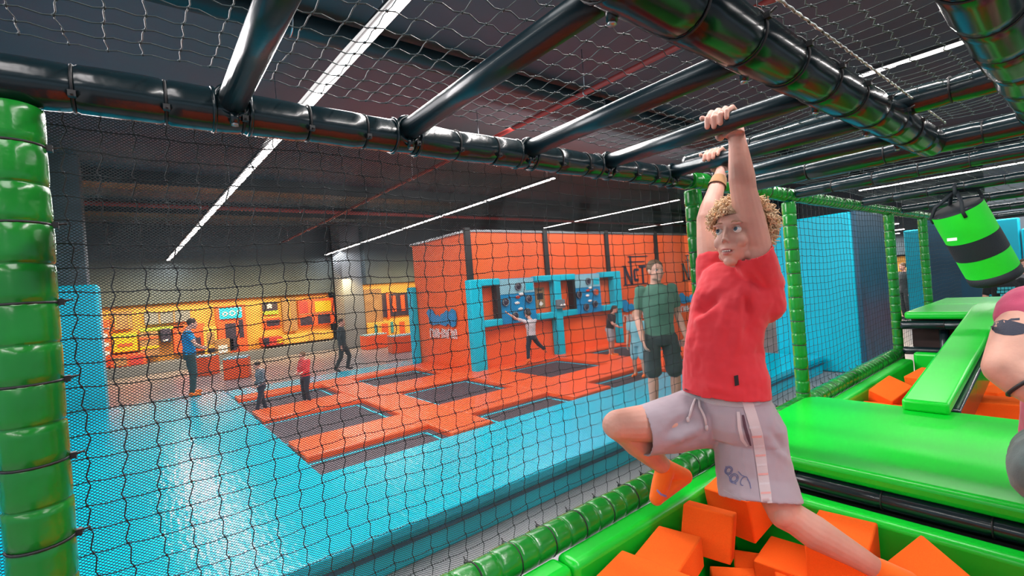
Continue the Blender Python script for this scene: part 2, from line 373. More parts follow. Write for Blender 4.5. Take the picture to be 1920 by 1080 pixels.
def frame_unit(lb, y0, p0, p1, y1, last):
    hw = .10 if last else .14
    t = thing('target_frame', lb, 'frame', (FX+.1, (y0+y1)/2, .3))  # padded frame that holds the target board
    a, b = FX+.01, FX+.20
    MB().box2((a, y0-hw, .3), (b, y0+hw, 2.12)).build('post', 'cyan', t, bevel=.02)
    for (s, e) in ((y0+hw, p0), (p1, y1-.10)):
        MB().box2((a, s, 1.98), (b, e, 2.12)).build('top_bar', 'cyan', t, bevel=.02)
        MB().box2((a, s, 1.16), (b, e, 1.30)).build('bottom_bar', 'cyan', t, bevel=.02)
    MB().box2((a, p0-.09, 1.16), (b-.02, p0-.005, 2.1)).build('inner_side', 'black', t)
    if last: MB().box2((a, y1-.14, 1.16), (b, y1+.14, 2.12)).build('post', 'cyan', t, bevel=.02); MB().box2((a, y1-.02, .3), (b-.04, y1+.14, 1.16)).build('post', 'cyan', t, bevel=.02)
    g = thing('target_board', 'light and dark blue target board with round targets, set in the %s' % ('left target frame' if not last else 'right target frame'), 'target board', (FX+.1, (p0+p1)/2, 1.2))
    MB().box2((a, p0, 1.16), (FX+.12, p1, 2.1)).build('board', 'blue', g, bevel=.01)
    h = FX+.121
    MB().box2((h, p0+.02, 1.78), (h+.01, p1-.02, 2.09)).build('top_panel', 'pale_blue', g)
    MB().box2((h+.01, p1-.25, 1.83), (h+.016, p1-.05, 1.98)).build('blue_patch', 'cyan', g)
    W = p1-p0
    for (u, z) in ((.52, 1.92), (.15, 1.62), (.80, 1.64), (.38, 1.31), (.72, 1.36)):
        c = V((h+.005, p0+u*W, z))
        d = MB().cyl(c, c+V((.03, 0, 0)), .085, n=22).build('target_disc', 'dark' if (last is False or u != .8) else 'orange', g)
        MB().torus(c+V((.03, 0, 0)), (1, 0, 0), .075, .012, 20, 5).build('disc_rim', 'greywall', d)
    for (u, z, m_) in ((.50, 1.70, 'red'), (.47, 1.58, 'white'), (.60, 1.76, 'white'), (.55, 1.45, 'white')):
        MB().ell((h+.012, p0+u*W, z), (.012, .07, .03)).build('printed_mark', m_, g)
frame_unit('cyan padded target frame at the left of the orange wall', 5.17, 5.76, 6.74, 7.37, False)
frame_unit('cyan padded target frame at the right of the orange wall', 7.37, 7.95, 8.88, 9.45, True)
t = thing('score_sign', 'small dim picture sign between the two target boards', 'sign', (FX+.02, 7.0, 1.4))
MB().box2((FX+.01, 6.83, 1.42), (FX+.03, 7.10, 1.86)).build('sign_board', 'tan', t)
MB().box2((FX+.03, 6.88, 1.60), (FX+.034, 7.05, 1.74)).box2((FX+.03, 6.9, 1.79), (FX+.034, 7.03, 1.82)).build('printed_block', 'black', t)
MB().prism([(FX+.034, 6.9, 1.5), (FX+.034, 6.97, 1.45), (FX+.034, 7.04, 1.5), (FX+.034, 6.97, 1.56)], (.003, 0, 0)).build('printed_diamond', 'white', t)
t = thing('scoring_unit', 'small white and grey electronic unit on the middle blue post', 'device', (FX+.25, 7.35, 1.4))
MB().box2((FX+.2, 7.25, 1.36), (FX+.26, 7.50, 1.56)).build('unit_body', 'greywall', t, bevel=.01)
MB().ell((FX+.27, 7.37, 1.43), (.02, .035, .03)).ell((FX+.27, 7.46, 1.43), (.02, .035, .03)).build('lamp_lens', 'white', t)

# lettering: serif wall letters in a thin frame, and the blue and white crest under them
def stroke(mb, y, z, pts, wd, X, th=.01):
    for (a, b) in pts:
        a = V((X, y+a[0], z+a[1])); b = V((X, y+b[0], z+b[1])); d = (b-a); L = d.length; d.normalize()
        n_ = V((0, -d.z, d.y))*wd/2
        mb.prism([a-n_, b-n_, b+n_, a+n_], (th, 0, 0))
def letters(lb, y0, z0, s):
    t = thing('wall_lettering', lb, 'lettering', (FX, y0, z0))
    N = [((0, 0), (0, .62)), ((0, .62), (.34, 0)), ((.34, 0), (.34, .95))]
    E_ = [((0, .14), (0, .48)), ((0, .48), (.24, .48)), ((0, .14), (.2, .14))]
    T_ = [((0, 0), (0, .58)), ((-.18, .58), (.2, .58))]
    for nm, L_, o_ in (('letter_n', N, 0), ('letter_e', E_, .5), ('letter_t', T_, .95)):
        mb = MB(); stroke(mb, y0+o_*s, z0, [((a[0]*s, a[1]*s), (b[0]*s, b[1]*s)) for a, b in L_], .085*s, FX+.012); mb.build(nm, 'dark', t)
    mb = MB(); stroke(mb, y0, z0, [((-.1*s, 0), (1.2*s, 0)), ((.2*s, .93*s), (1.3*s, .93*s)), ((.2*s, .75*s), (1.1*s, .75*s)), ((-.12*s, .62*s), (.05*s, .62*s))], .03*s, FX+.012); mb.build('frame_line', 'dark', t)
letters('dark serif letters on the orange wall left of the man in green', 10.0, at(1190, 533, X=FX).z, .80)
letters('dark serif letters on the orange wall right of the man in green', 12.75, at(1280, 526, X=FX).z, .80)
def crest(lb, org, ey, s):
    """blue blobby word mark over white lettering"""
    org = V(org); ey = V(ey); ez = V((0, 0, 1)); nrm = ey.cross(ez)*-1
    if nrm.dot(CAM-org) < 0: nrm = -nrm
    t = thing('wall_crest', lb, 'emblem', org)
    o_ = [(0, .30), (.10, .40), (.25, .40), (.45, .22), (.55, .26), (.62, .18), (.72, .27), (.85, .30), (.95, .36), (1.1, .32), (1.22, .40), (1.36, .34), (1.4, .18), (1.33, .0), (1.18, -.04), (1.02, .06), (.9, -.02), (.6, .04), (.3, .0), (.12, .03), (.1, .2)]
    P = lambda a, b, h=.012: org+ey*a*s+ez*b*s+nrm*h
    MB().prism([P(a, b) for a, b in o_], nrm*.02).build('blue_word_shape', 'blue', t)
    for k in range(9):
        a = .08+k*.145; mb = MB()
        mb.prism([P(a, -.30), P(a+.03, -.30), P(a+.03, -.08), P(a, -.08)], nrm*.012)
        mb.prism([P(a, -.12 - .1*(k % 2)), P(a+.10, -.12-.1*(k % 2)), P(a+.10, -.08-.1*(k % 2)), P(a, -.08-.1*(k % 2))], nrm*.012)
        if k % 3: mb.prism([P(a+.08, -.30), P(a+.11, -.30), P(a+.11, -.1), P(a+.08, -.1)], nrm*.012)
        mb.build('white_letter', 'white', t)
crest('blue and white emblem low on the left end of the orange wall', (-9.75, 5.19, 1.20), (1, 0, 0), .92)
crest('blue and white emblem on the orange wall behind the girl in black', (FX, 9.72, 1.04), (0, 1, 0), .82)
crest('blue and white emblem on the orange wall right of the man in green', (FX, 12.4, 1.04), (0, 1, 0), .82)

# ================================================================ play area far behind
def rect(x0, y0, x1, y1, X):
    a = at(x0, y1, X=X); b = at(x1, y0, X=X); c = at(x0, y0, X=X); d = at(x1, y1, X=X)
    return min(a.y, c.y)*.5+max(a.y, c.y)*.5, (a.z+d.z)/2, (b.y+d.y)/2, (b.z+c.z)/2
def unit(name, lb, cat, px, X, dep, m, group=None, bev=.02, parts=()):
    y0, z0, y1, z1 = rect(*px, X); z0 = max(z0, .345) if X < -19 else max(z0, 0)
    dep = X+20.418 if X < -19 else X+18.758; y0 = max(y0, 7.13) if X > -19 else y0
    t = thing(name, lb, cat, (X-dep/2, (y0+y1)/2, z0), group)
    MB().box2((X-dep, y0, z0), (X, y1, z1)).build('body', m, t, bevel=bev)
    H = z1-z0; W = y1-y0
    for nm, (a, b, c, d), m_ in parts:
        MB().box2((X+.002, y0+a*W, z0+b*H), (X+.03, y0+c*W, z0+d*H)).build(nm, m_, t, bevel=.005)
    return t
X = -19.85
unit('wooden_board', 'brown board high at the left end of the play area', 'panel', (212, 584, 248, 618), -20.05, .2, 'tan', parts=[('batten', (.1, .1, .14, .9), 'yellow'), ('batten', (.8, .1, .84, .9), 'yellow')])
unit('ball_rack', 'orange rack with white balls at the left end of the play area', 'rack', (190, 600, 208, 690), X, .35, 'orange', parts=[('white_ball', (.3, .62, .7, .72), 'white'), ('white_ball', (.3, .44, .8, .53), 'white'), ('white_ball', (.35, .26, .8, .35), 'white'), ('shelf', (.05, .8, .95, .84), 'steel')])
unit('slide_box', 'bright yellow play box beside the ball rack', 'play box', (211, 624, 258, 660), X, .5, 'yel2', parts=[('rail', (.0, .8, 1, .9), 'lime'), ('slot', (.2, .3, .8, .45), 'orange')])
unit('play_kitchen', 'orange low counter below the yellow play box', 'counter', (206, 664, 275, 688), -19.7, .4, 'orange', parts=[('door', (.1, .1, .45, .8), 'tan'), ('door', (.55, .1, .9, .8), 'red')])
unit('tunnel_pipe', 'grey and tan tunnel piece high in the play area', 'tunnel', (270, 584, 357, 606), -20.1, .3, 'greywall', parts=[('band', (.3, 0, .34, 1), 'tan'), ('band', (.62, 0, .66, 1), 'tan')])
unit('rail_bar', 'lime green rail under the grey tunnel', 'rail', (261, 613, 346, 619), -20.0, .15, 'lime')
unit('climb_block', 'tan stepped climbing block in the play area left of the man in blue', 'climbing block', (262, 622, 298, 668), X, .4, 'tan', parts=[('step', (0, .3, 1, .42), 'yel2'), ('step', (0, .7, 1, .8), 'orange')])
unit('game_screen', 'dark game screen behind the man in blue', 'screen', (301, 616, 321, 642), X, .1, 'dark', parts=[('lit_strip', (.2, .1, .7, .2), 'white')])
unit('arcade_housing', 'orange housing behind the head of the man in blue', 'housing', (325, 608, 385, 660), -20.0, .3, 'orange', parts=[('round_window', (.55, .1, .85, .5), 'dark')])
unit('climb_block', 'yellow and tan climbing block right of the man in blue', 'climbing block', (383, 612, 408, 668), X, .4, 'yellow', parts=[('opening', (.2, .4, .8, .8), 'tan'), ('opening', (.2, .1, .8, .25), 'dark')])
t = unit('entrance_arch', 'orange arch with the bright blue sign on its top', 'arch', (408, 572, 463, 662), X, .3, 'orange', parts=[('opening', (.25, .05, .62, .62), 'dark'), ('side_window', (.72, .3, .88, .68), 'dark'), ('toy_figure', (.3, .05, .5, .3), 'white')])
y0, z0, y1, z1 = rect(411, 577, 453, 597, X+.05)
t = thing('lit_sign', 'bright blue sign with small white lettering above the orange arch', 'sign', (X+.05, (y0+y1)/2, z0))
MB().box2((X+.04, y0, z0), (X+.10, y1, z1)).build('sign_board', mat('sign_blue', (0, .45, .7), .4, emit=((0, .55, .85), .8), vary=(4, .02)), t)
def text_mesh(name, txt, size, M4, m, parent, ext=.004):
    cu = bpy.data.curves.new(name, 'FONT'); cu.body = txt; cu.size = size; cu.extrude = ext; cu.align_x = 'CENTER'; cu.align_y = 'CENTER'
    o = bpy.data.objects.new(name+'_tmp', cu); COL.objects.link(o); bpy.context.view_layer.update()
    me = bpy.data.meshes.new_from_object(o.evaluated_get(bpy.context.evaluated_depsgraph_get())); bpy.data.objects.remove(o)
    me.transform(M4); me.materials.clear(); me.materials.append(M[m] if isinstance(m, str) else m)
    q = bpy.data.objects.new(name, me); COL.objects.link(q)
    if parent: q.parent = parent; me.transform(Matrix.Translation(-parent.location))
    return q
def frame4(o_, ex, ey):
    ex = V(ex).normalized(); ey = V(ey).normalized(); ez = ex.cross(ey)
    return Matrix(((ex.x, ey.x, ez.x, o_[0]), (ex.y, ey.y, ez.y, o_[1]), (ex.z, ey.z, ez.z, o_[2]), (0, 0, 0, 1)))
zc_ = (z0+z1)/2; MB().torus((X+.11, y0+.17, zc_-.02), (1, 0, 0), .07, .022, 18, 6).build('sign_letter', 'white', t); MB().torus((X+.11, y0+.40, zc_-.01), (1, 0, 0), .08, .022, 18, 6).build('sign_letter', 'white', t)
MB().box2((X+.10, y0+.56, zc_-.12), (X+.12, y0+.60, zc_+.09)).box2((X+.10, y0+.59, zc_+.05), (X+.12, y0+.72, zc_+.09)).build('sign_letter', 'white', t)
unit('ride_toy', 'white and tan toy machine at the foot of the orange arch', 'toy machine', (404, 636, 432, 668), -19.62, .2, 'tan', parts=[('wheel', (.2, .1, .8, .6), 'white')])
unit('picture_panel', 'dark and lime picture panel on the yellow wall', 'picture', (492, 566, 521, 590), -20.3, .08, 'dark', parts=[('lime_band', (0, 0, 1, .3), 'lime'), ('white_patch', (.3, .5, .6, .85), 'white')])
unit('wall_hatch', 'orange framed dark hatch below the lime picture', 'hatch', (493, 596, 526, 615), -20.3, .08, 'orange', parts=[('opening', (.2, .2, .95, .8), 'dark')])
unit('wood_pillar', 'brown boarded pillar in the play area', 'pillar', (530, 558, 557, 622), -20.2, .15, 'tan', parts=[('board_line', (.48, 0, .52, 1), 'yellow')])
unit('toy_shelf', 'red, orange and dark toy shelves right of the brown pillar', 'shelf unit', (560, 560, 628, 610), -20.2, .2, 'orange', parts=[('red_bin', (.02, .5, .25, .95), 'red'), ('dark_bin', (.02, .05, .35, .35), 'dark'), ('dark_bin', (.5, .05, .85, .4), 'dark'), ('yellow_bin', (.45, .5, .9, .9), 'yel2'), ('shelf', (0, .44, 1, .48), 'tan')])
unit('toy_pile', 'dark, red and blue toys on the floor under the lime picture', 'toys', (494, 632, 530, 648), -19.65, .3, 'red', parts=[('dark_bin', (0, .2, .3, 1), 'dark'), ('yellow_bin', (.7, .2, 1, .7), 'yel2')])
unit('bench_cushion', 'yellow low bench cushion between toys and brown pillar', 'bench', (530, 624, 626, 640), -19.8, .4, 'yellow', parts=[('seam', (.5, 0, .51, 1), 'tan')])
X2 = -18.65
unit('poster', 'dark red poster at the left in the second yellow booth', 'poster', (697, 550, 727, 596), X2, .05, 'dark', parts=[('white_figure', (.15, .4, .4, .85), 'white'), ('red_edge', (.0, .0, .08, 1), 'red')])
unit('poster', 'dark poster with orange print at the right in the second yellow booth', 'poster', (731, 549, 768, 592), X2, .05, 'dark', parts=[('orange_print', (.1, .2, .3, .9), 'orange'), ('orange_print', (.55, .2, .75, .9), 'orange')])
unit('booth_divider', 'orange upright between the two dark posters', 'divider', (726, 548, 731, 598), X2+.05, .1, 'orange')
unit('booth_counter', 'yellow counter with teal discs in the second booth', 'counter', (680, 602, 775, 640), X2+.25, .3, 'yellow', parts=[('teal_disc', (.12, .3, .18, .9), 'teal'), ('teal_disc', (.48, .4, .54, .95), 'teal'), ('orange_door', (.28, .1, .42, .9), 'orange'), ('orange_door', (.68, .1, .8, .9), 'orange')])
t = thing('tan_side_panel', 'tan side panel at the left of the second booth', 'panel', (-18.6, 7.1, 0))
MB().box2((-18.68, 7.12, 0), (-18.6, 7.85, 2.3)).build('body', 'tan', t)

# orange cube seats on the grey floor
def cube_seat(lb, px0, px1, py1, h, d=.6):
    a = at(px0, py1, Z=0); b = at(px1, py1-6, Z=0); w_ = (b-a).length
    t = thing('cube_seat', lb, 'seat', ((a.x+b.x)/2, (a.y+b.y)/2, 0), 'orange cube seats')
    e = (b-a).normalized(); n_ = V((-e.y, e.x, 0))
    if n_.dot(CAM-a) > 0: n_ = -n_
    R = Matrix(((e.x, n_.x, 0), (e.y, n_.y, 0), (0, 0, 1)))
    MB().box((a+b)/2+n_*d/2+V((0, 0, h/2)), (w_, d, h), R).build('body', 'orange', t, bevel=.03)
    MB().box((a+b)/2+n_*d/2+V((0, 0, h+.02)), (w_*.98, d*.98, .04), R).build('top_cushion', 'pale_blue', t, bevel=.015)
cube_seat('left orange cube seat of the pair near the boy in grey', 393, 414, 705, .56)
cube_seat('right orange cube seat of the pair near the boy in grey', 420, 467, 714, .55)
cube_seat('left orange cube seat in front of the second yellow booth', 688, 728, 657, .52)
cube_seat('right orange cube seat beside the orange wall', 737, 780, 664, .56)

# ================================================================ right background
t = thing('padded_pillar_block', 'tall cyan padded block with a navy side right of the boy', 'block', (-3.3, 10, 0))
MB().box2((-3.95, 9.4, .0), (-2.63, 11.0, 2.74)).build('cyan_body', 'cyan', t, bevel=.03)
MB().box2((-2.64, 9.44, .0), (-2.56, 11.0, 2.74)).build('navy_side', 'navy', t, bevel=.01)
struct('wall_right_navy', MB().box2((-2.95, 16, 0), (-1.85, 16.3, 2.85)), 'navy', bevel=.02)
t = thing('blue_pillar', 'slim blue padded pillar beside the navy wall', 'pillar', (-3.1, 16, 0))
MB().box2((-3.3, 15.9, 0), (-2.97, 16.3, 2.6)).build('body', 'cyan', t, bevel=.03)
t = thing('cyan_wall_pads', 'bright cyan wall pads behind the punching bag', 'wall pads', (-.5, 16, 0))
MB().box2((-1.82, 16.0, .80), (-1.22, 16.3, 2.62)).build('tall_pad', 'cyan', t, bevel=.03)
MB().box2((-1.2, 16.0, .80), (1.5, 16.3, 2.35)).build('low_pad', 'cyan', t, bevel=.03)
MB().box2((-1.82, 15.9, .0), (1.5, 16.3, .79)).build('orange_kerb', 'orange', t, bevel=.03)
struct('wall_right_grey', MB().box2((-1.9, 17.5, 0), (3, 17.7, 4.2)), 'greywall')
struct('wall_alcove', MB().box2((-5.9, 21.2, 0), (-3.6, 21.4, 1.95)), 'yellow')
area('alcove_light', (-4.6, 20.2, 2.4), 1.5, .5, 40, (1, .72, .4), (math.radians(-35), 0, 0))
struct('wall_alcove_head', MB().box2((-7.5, 20.9, 2.0), (-3.4, 21.5, CEIL)), 'wall')
unit2 = thing('display_shelf', 'white and orange shelves in the lit doorway at the right', 'shelves', (-4.1, 21, 0))
for k in range(7):
    MB().box2((-4.3, 20.9, .1+k*.25), (-3.85, 21.15, .16+k*.25)).build('shelf', 'white' if k > 1 else 'orange', unit2)

# ================================================================ climbing cage
WX = -1.25; TZ = 2.36; BZ = 1.015
post_lb = ['thick green padded post at the left edge of the photo', 'green padded post just behind the hanging boy\'s raised arms', 'green padded post right of the boy\'s head', 'green padded post at the left corner of the far platform', 'farthest green padded post, behind the far platform']
for y, lb in zip((-.168, 2.17, 3.30, 5.54, 6.85), post_lb):
    padded('padded_post', lb, 'post', (WX, y, 0.02), (WX, y, TZ-.05), .041 if y > 0 else .049, 'green_pad', .076 if y > 0 else .074, 2, 'green padded posts', knob=(0, 1, .3))
padded('padded_rail', 'black padded top rail from the left edge to the boy', 'rail', (WX, -1.1, TZ), (WX, 2.12, TZ), .047, 'black_pad', .145, 1, knob=(1, 0, -.6), squish=.006)
padded('padded_rail', 'green padded top rail running away behind the boy', 'rail', (WX, 2.15, TZ), (WX, 9.2, TZ-.02), .042, 'green_pad', .07, 3, knob=(1, 0, .5))
padded('padded_rail', 'green padded bottom rail along the foam pit edge', 'rail', (WX, -.6, BZ), (WX, 5.5, BZ), .054, 'green_pad', .075, 2, knob=(-1, 0, .8))
padded('padded_beam', 'thick black padded ladder beam above the boy', 'beam', (-.44, -.9, TZ+.01), (-.44, 2.66, TZ+.01), .058, 'black_beam', .21, 1, 'roof beams', knob=(1, 0, .3), squish=.008)
padded('padded_beam', 'thick black padded beam at the top right corner', 'beam', (-.115, -.6, TZ+.01), (-.115, 2.6, TZ+.01), .058, 'black_beam', .21, 1, 'roof beams', knob=(-1, 0, .3), squish=.008)
XT = [(2.10, 2.43, -1.23, 1.6, .044, 'nearest the ladder rungs'), (2.66, 2.37, -1.22, 1.6, .046, 'at the end of the ladder beam'), (3.30, 2.36, -1.2, 1.6, .036, 'just beyond the ladder, over the green platform'),
      (4.62, 2.37, -1.2, 1.8, .034, 'carrying the punching bag'), (5.80, 2.36, -1.2, 2, .036, 'just behind the punching bag straps'), (7.4, 2.36, -1.2, 2, .04, 'second from the far end'), (9.2, 2.36, -1.2, 2.2, .045, 'farthest away')]
for y, z, x0, x1, r, lb in XT:
    padded('roof_tube', 'black padded roof tube %s' % lb, 'tube', (x0, y, z), (x1, y, z), r, 'black_pad', .2 if r < .04 else .3, 1, 'black roof tubes', squish=.005)
rl = ['nearest ladder rung, at the upper left', 'second ladder rung from the left', 'third ladder rung from the left', 'ladder rung held by the boy\'s near hand', 'ladder rung held by the boy\'s far hand', 'last ladder rung before the roof tubes']
RY = [.195, .632, 1.085, 1.50, 1.95, 2.33]; RZ = 2.372
for y, lb in zip(RY, rl):
    t = thing('ladder_rung', 'black steel %s' % lb, 'rung', ((WX-.44)/2, y, RZ), 'ladder rungs')
    MB().cyl((WX+.03, y, RZ), (-.5, y, RZ), .029, n=28).build('rung_tube', 'black_tube', t)
    for s, x in ((1, WX), (-1, -.44)):
        mb = MB().torus((x+s*.037, y, RZ), (1, 0, 0), .034, .008, 24, 8)
        if s > 0: mb.torus((x, y-.036, TZ), (0, 1, 0), (.047 if s > 0 else .055), .005, 24, 8).torus((x, y+.036, TZ), (0, 1, 0), (.047 if s > 0 else .055), .005, 24, 8)
        mb.cyl((x+s*.042, y, RZ-.02), (x+s*.042, y, RZ-.052), .010, n=12)
        c = mb.build('end_clamp', 'black_pad', t)
        MB().cyl((x+s*.042, y, RZ-.05), (x+s*.042, y, RZ-.057), .008, n=6).build('bolt', 'steel', c)

# ---- nets
def rnd(n, s): return np.random.uniform(-s, s, n)
def roof_net(lb, xs, ys, z, r, sag=.02):
    t = thing('roof_net', lb, 'net', (xs[0], ys[0], z), 'roof nets')
    nx, ny = len(xs), len(ys); P = np.zeros((nx, ny, 3))
    for i, x in enumerate(xs):
        for j, y in enumerate(ys): P[i, j] = (x+.004*math.sin(i*1.1+j*.3), y+.003*math.sin(i*2.1+j), z-sag*math.sin(PI*i/(nx-1))*.6+.006*math.sin(j*.7+i*.4))
    P[:, :, :2] += np.random.uniform(-.003, .003, (nx, ny, 2)); A = []; B = []
    def edge(a, b, perp):
        d = b-a; m1 = a+d*.25+perp; m2 = a+d*.75-perp
        A.extend([a, m1, m2]); B.extend([m1, m2, b])
    for i in range(nx):
        for j in range(ny):
            if i+1 < nx: edge(P[i, j], P[i+1, j], np.array([0, .0015, 0]))
            if j+1 < ny: edge(P[i, j], P[i, j+1], np.array([.0055, 0, 0]))
    prisms('cord_mesh', A, B, r, 'net_top', t, 4, P.reshape(-1, 3), .0042)
roof_net('wavy black roof net above the ladder rungs', np.arange(WX+.02, -.45, .0595), np.arange(-.5, 2.66, .060), 2.445, .0013)
roof_net('wavy black roof net between the two thick beams', np.arange(-.42, -.1, .062), np.arange(-.3, 2.66, .062), 2.445, .0013)
roof_net('wavy black roof net right of the corner beam', np.arange(-.1, 1.6, .07), np.arange(-.5, 2.66, .07), 2.445, .0013)
roof_net('black roof net beyond the ladder', np.arange(WX, 1.6, .085), np.arange(2.7, 9.2, .085), 2.445, .0012)
def side_net(lb, ys, zs, X, r, wav):
    t = thing('side_net', lb, 'net', (X, ys[0], zs[0]), 'side nets')
    ny, nz = len(ys), len(zs); P = np.zeros((ny, nz, 3))
    for i, y in enumerate(ys):
        for j, z in enumerate(zs): P[i, j] = (X, y+.004*math.sin(j*.9+i*.3), z+.005*math.sin(i*.55))
    P[:, :, 1:] += np.random.uniform(-.0022, .0022, (ny, nz, 2)); A = []; B = []
    for i in range(ny):
        for j in range(nz):
            if i+1 < ny:
                a, b = P[i, j], P[i+1, j]; m = (a+b)/2+np.array([0, 0, -.0025]); A.extend([a, m]); B.extend([m, b])
            if j+1 < nz:
                a, b = P[i, j], P[i, j+1]; d = b-a; q = np.array([0, wav, 0]); m1 = a+d*.2-q; m2 = a+d*.8+q
                A.extend([a, m1, m2]); B.extend([m1, m2, b])
    prisms('cord_mesh', A, B, r, 'net', t, 4, P.reshape(-1, 3), .0036)
ys = [-.38]
while ys[-1] < 2.14:
    y = ys[-1]; ys.append(y+.056+max(0, min(.018, (y-.4)*.018)))
side_net('black square side net left of the hanging boy', ys, np.arange(1.0, TZ+.01, .048), -1.29, .0013, .0035)
side_net('black side net between the post behind the boy and the next', np.arange(2.2, 3.3, .075), np.arange(1.0, TZ, .048), -1.29, .0014, .002)
side_net('black side net running away along the second pit', np.arange(3.34, 9.1, .075), np.arange(1.0, TZ, .048), -1.29, .0014, .002)
side_net('black side net at the very left edge, beyond the thick post', np.arange(-1.1, -.4, .056), np.arange(1.0, TZ, .048), -1.29, .0013, .003)
# fine diamond screen behind the side net
def fine_screen():
    t = thing('fine_screen', 'fine grey diamond mesh screen hung behind the side net', 'screen', (-1.31, -.3, 1.0))
    w_, h = .0084, .0062; ny = int(2.5/(w_/2)); nz = int((TZ-1.0)/(h/2))
    I, K = np.meshgrid(np.arange(ny), np.arange(nz), indexing='ij'); ok = ((I+K) % 2 == 0); I = I[ok]; K = K[ok]
    def pos(i, k):
        y = -.34+i*w_/2+.0025*np.sin(k*.031); z = 1.0+k*h/2+.006*np.sin(i*.013+1)+.004*np.sin(i*.05); return np.stack([np.full(len(i), -1.31)+.004*np.sin(i*.02+k*.01), y, z], 1)
    A = np.concatenate([pos(I, K), pos(I, K)]); B = np.concatenate([pos(I+1, K+1), pos(I+1, K-1)])
    d = B-A; d /= np.linalg.norm(d, axis=1)[:, None]; n_ = np.stack([np.zeros(len(d)), -d[:, 2], d[:, 1]], 1)*.0007
    vs = np.stack([A-n_, B-n_, B+n_, A+n_], 1).reshape(-1, 3); N = len(A)
    me = bpy.data.meshes.new('mesh_fabric'); me.vertices.add(4*N); me.vertices.foreach_set('co', vs.ravel()); me.loops.add(4*N); me.loops.foreach_set('vertex_index', np.arange(4*N))
    me.polygons.add(N); me.polygons.foreach_set('loop_start', np.arange(N)*4); me.polygons.foreach_set('loop_total', np.full(N, 4)); me.update(calc_edges=True)
    me.materials.append(M['fine']); o = bpy.data.objects.new('mesh_fabric', me); COL.objects.link(o); o.parent = t; me.transform(Matrix.Translation(-t.location))
fine_screen()
# lacing along the two thick beams
for x, lb in ((-.375, 'pale lacing rope along the right side of the ladder beam'), (-.18, 'pale lacing rope along the left side of the corner beam')):
    t = thing('lacing_rope', lb, 'rope', (x, 0, 2.43)); pts = []
    for i in range(150):
        y = -.4+i*.02; pts.append((x+.0012*math.cos(i*PI), y, 2.425))
    MB().tube(pts, .0032, 5).build('rope_run', 'rope', t)

# ---- foam pits, platforms, balance plank
def panel(par, a, b, nm='side_pad', bev=.025): return MB().box2(a, b).build(nm, 'green', par, bevel=bev, segs=4)
t = thing('foam_pit', 'green padded foam pit under the hanging boy', 'pit', (-.4, 1, .3))
panel(t, (-1.197, -.8, .4), (-1.10, 1.035, 1.0)); panel(t, (-1.197, 1.04, .4), (-1.10, 2.11, 1.0))
panel(t, (-1.105, 2.03, .4), (1.5, 2.11, .965))
MB().box2((-1.2, -.8, .2), (1.5, 2.12, .42)).build('pit_base', 'black', t)
t = thing('foam_pit', 'second green padded foam pit under the sloping plank', 'pit', (-.4, 4.3, .3))
panel(t, (-1.197, 3.2, .4), (-1.10, 5.32, 1.0)); panel(t, (-1.10, 5.30, .4), (1.5, 5.38, 1.06)); panel(t, (-1.1, 3.15, .4), (1.5, 3.22, .95))
MB().box2((-1.2, 3.2, .3), (1.5, 5.4, .4)).build('pit_base', 'black', t)

def round_slab(par, x0, x1, y0, y1, z0, z1, rad, nm, m='green', corner=True):
    pts = []
    if corner:
        for (cx, cy, a0) in ((x0+rad, y0+rad, PI), (x1-rad, y0+rad, 1.5*PI), (x1-rad, y1-rad, 0), (x0+rad, y1-rad, .5*PI)):
            for k in range(7): a = a0+k*PI/12; pts.append((cx+rad*math.cos(a), cy+rad*math.sin(a), z0))
    return MB().prism(pts, (0, 0, z1-z0)).build(nm, m, par, bevel=.022, segs=4)
t = thing('platform', 'big bright green padded platform in front of the boy\'s hips', 'platform', (0, 2.65, 1.0))
round_slab(t, -1.20, 1.5, 2.13, 3.24, 1.03, 1.092, .11, 'top_pad')
MB().box2((-1.1, 2.24, .3), (1.45, 3.14, 1.03)).build('underframe', 'black', t)
padded('platform_tube', 'glossy black padded tube under the front edge of the big platform', 'tube', (-1.16, 2.155, .992), (1.5, 2.155, .992), .036, 'black_pad', .3, 1, squish=.004)
t = thing('platform', 'far raised green platform behind the sloping plank', 'platform', (-.2, 6.2, 1.3))
round_slab(t, -1.17, 1.2, 5.42, 6.28, 1.34, 1.405, .04, 'front_pad'); round_slab(t, -1.17, 1.2, 6.29, 7.2, 1.34, 1.405, .04, 'rear_pad')
MB().box2((-1.15, 5.58, .3), (1.1, 7.1, 1.335)).build('underframe', mat('recess_shade', (.03, .012, .01), .8, vary=(4, .3)), t)  # solid box: recess shade and its orange reflection put into the colour
for x in (-.92, -.55, .3): MB().cyl((x, 5.525, .3), (x, 5.525, 1.30), .035, n=14).build('leg', 'black_pad', t)
padded('platform_tube', 'black padded tube under the far raised platform', 'tube', (-1.2, 5.46, 1.285), (1.2, 5.46, 1.285), .04, 'black_pad', .3, 1)
padded('platform_tube', 'black padded tube behind the second foam pit', 'tube', (-1.2, 5.48, 1.05), (1.2, 5.48, 1.05), .036, 'black_pad', .3, 1)
t = thing('balance_plank', 'bright green padded plank sloping up to the far platform', 'plank', (-.62, 3.2, 1.1))
pr_ = [(3.14, 1.09), (5.44, 1.41), (5.9, 1.425), (5.9, 1.465), (5.42, 1.455), (3.14, 1.15)]
MB().prism([(-.715, y, z) for y, z in pr_], (.19, 0, 0)).build('top_pad', 'green', t, bevel=.014, segs=3)
MB().prism([(-.70, y, z) for y, z in [(3.25, .93), (5.35, 1.22), (5.35, 1.395), (3.25, 1.10)]], (.20, 0, 0)).build('under_pad', 'black_pad', t, bevel=.01)

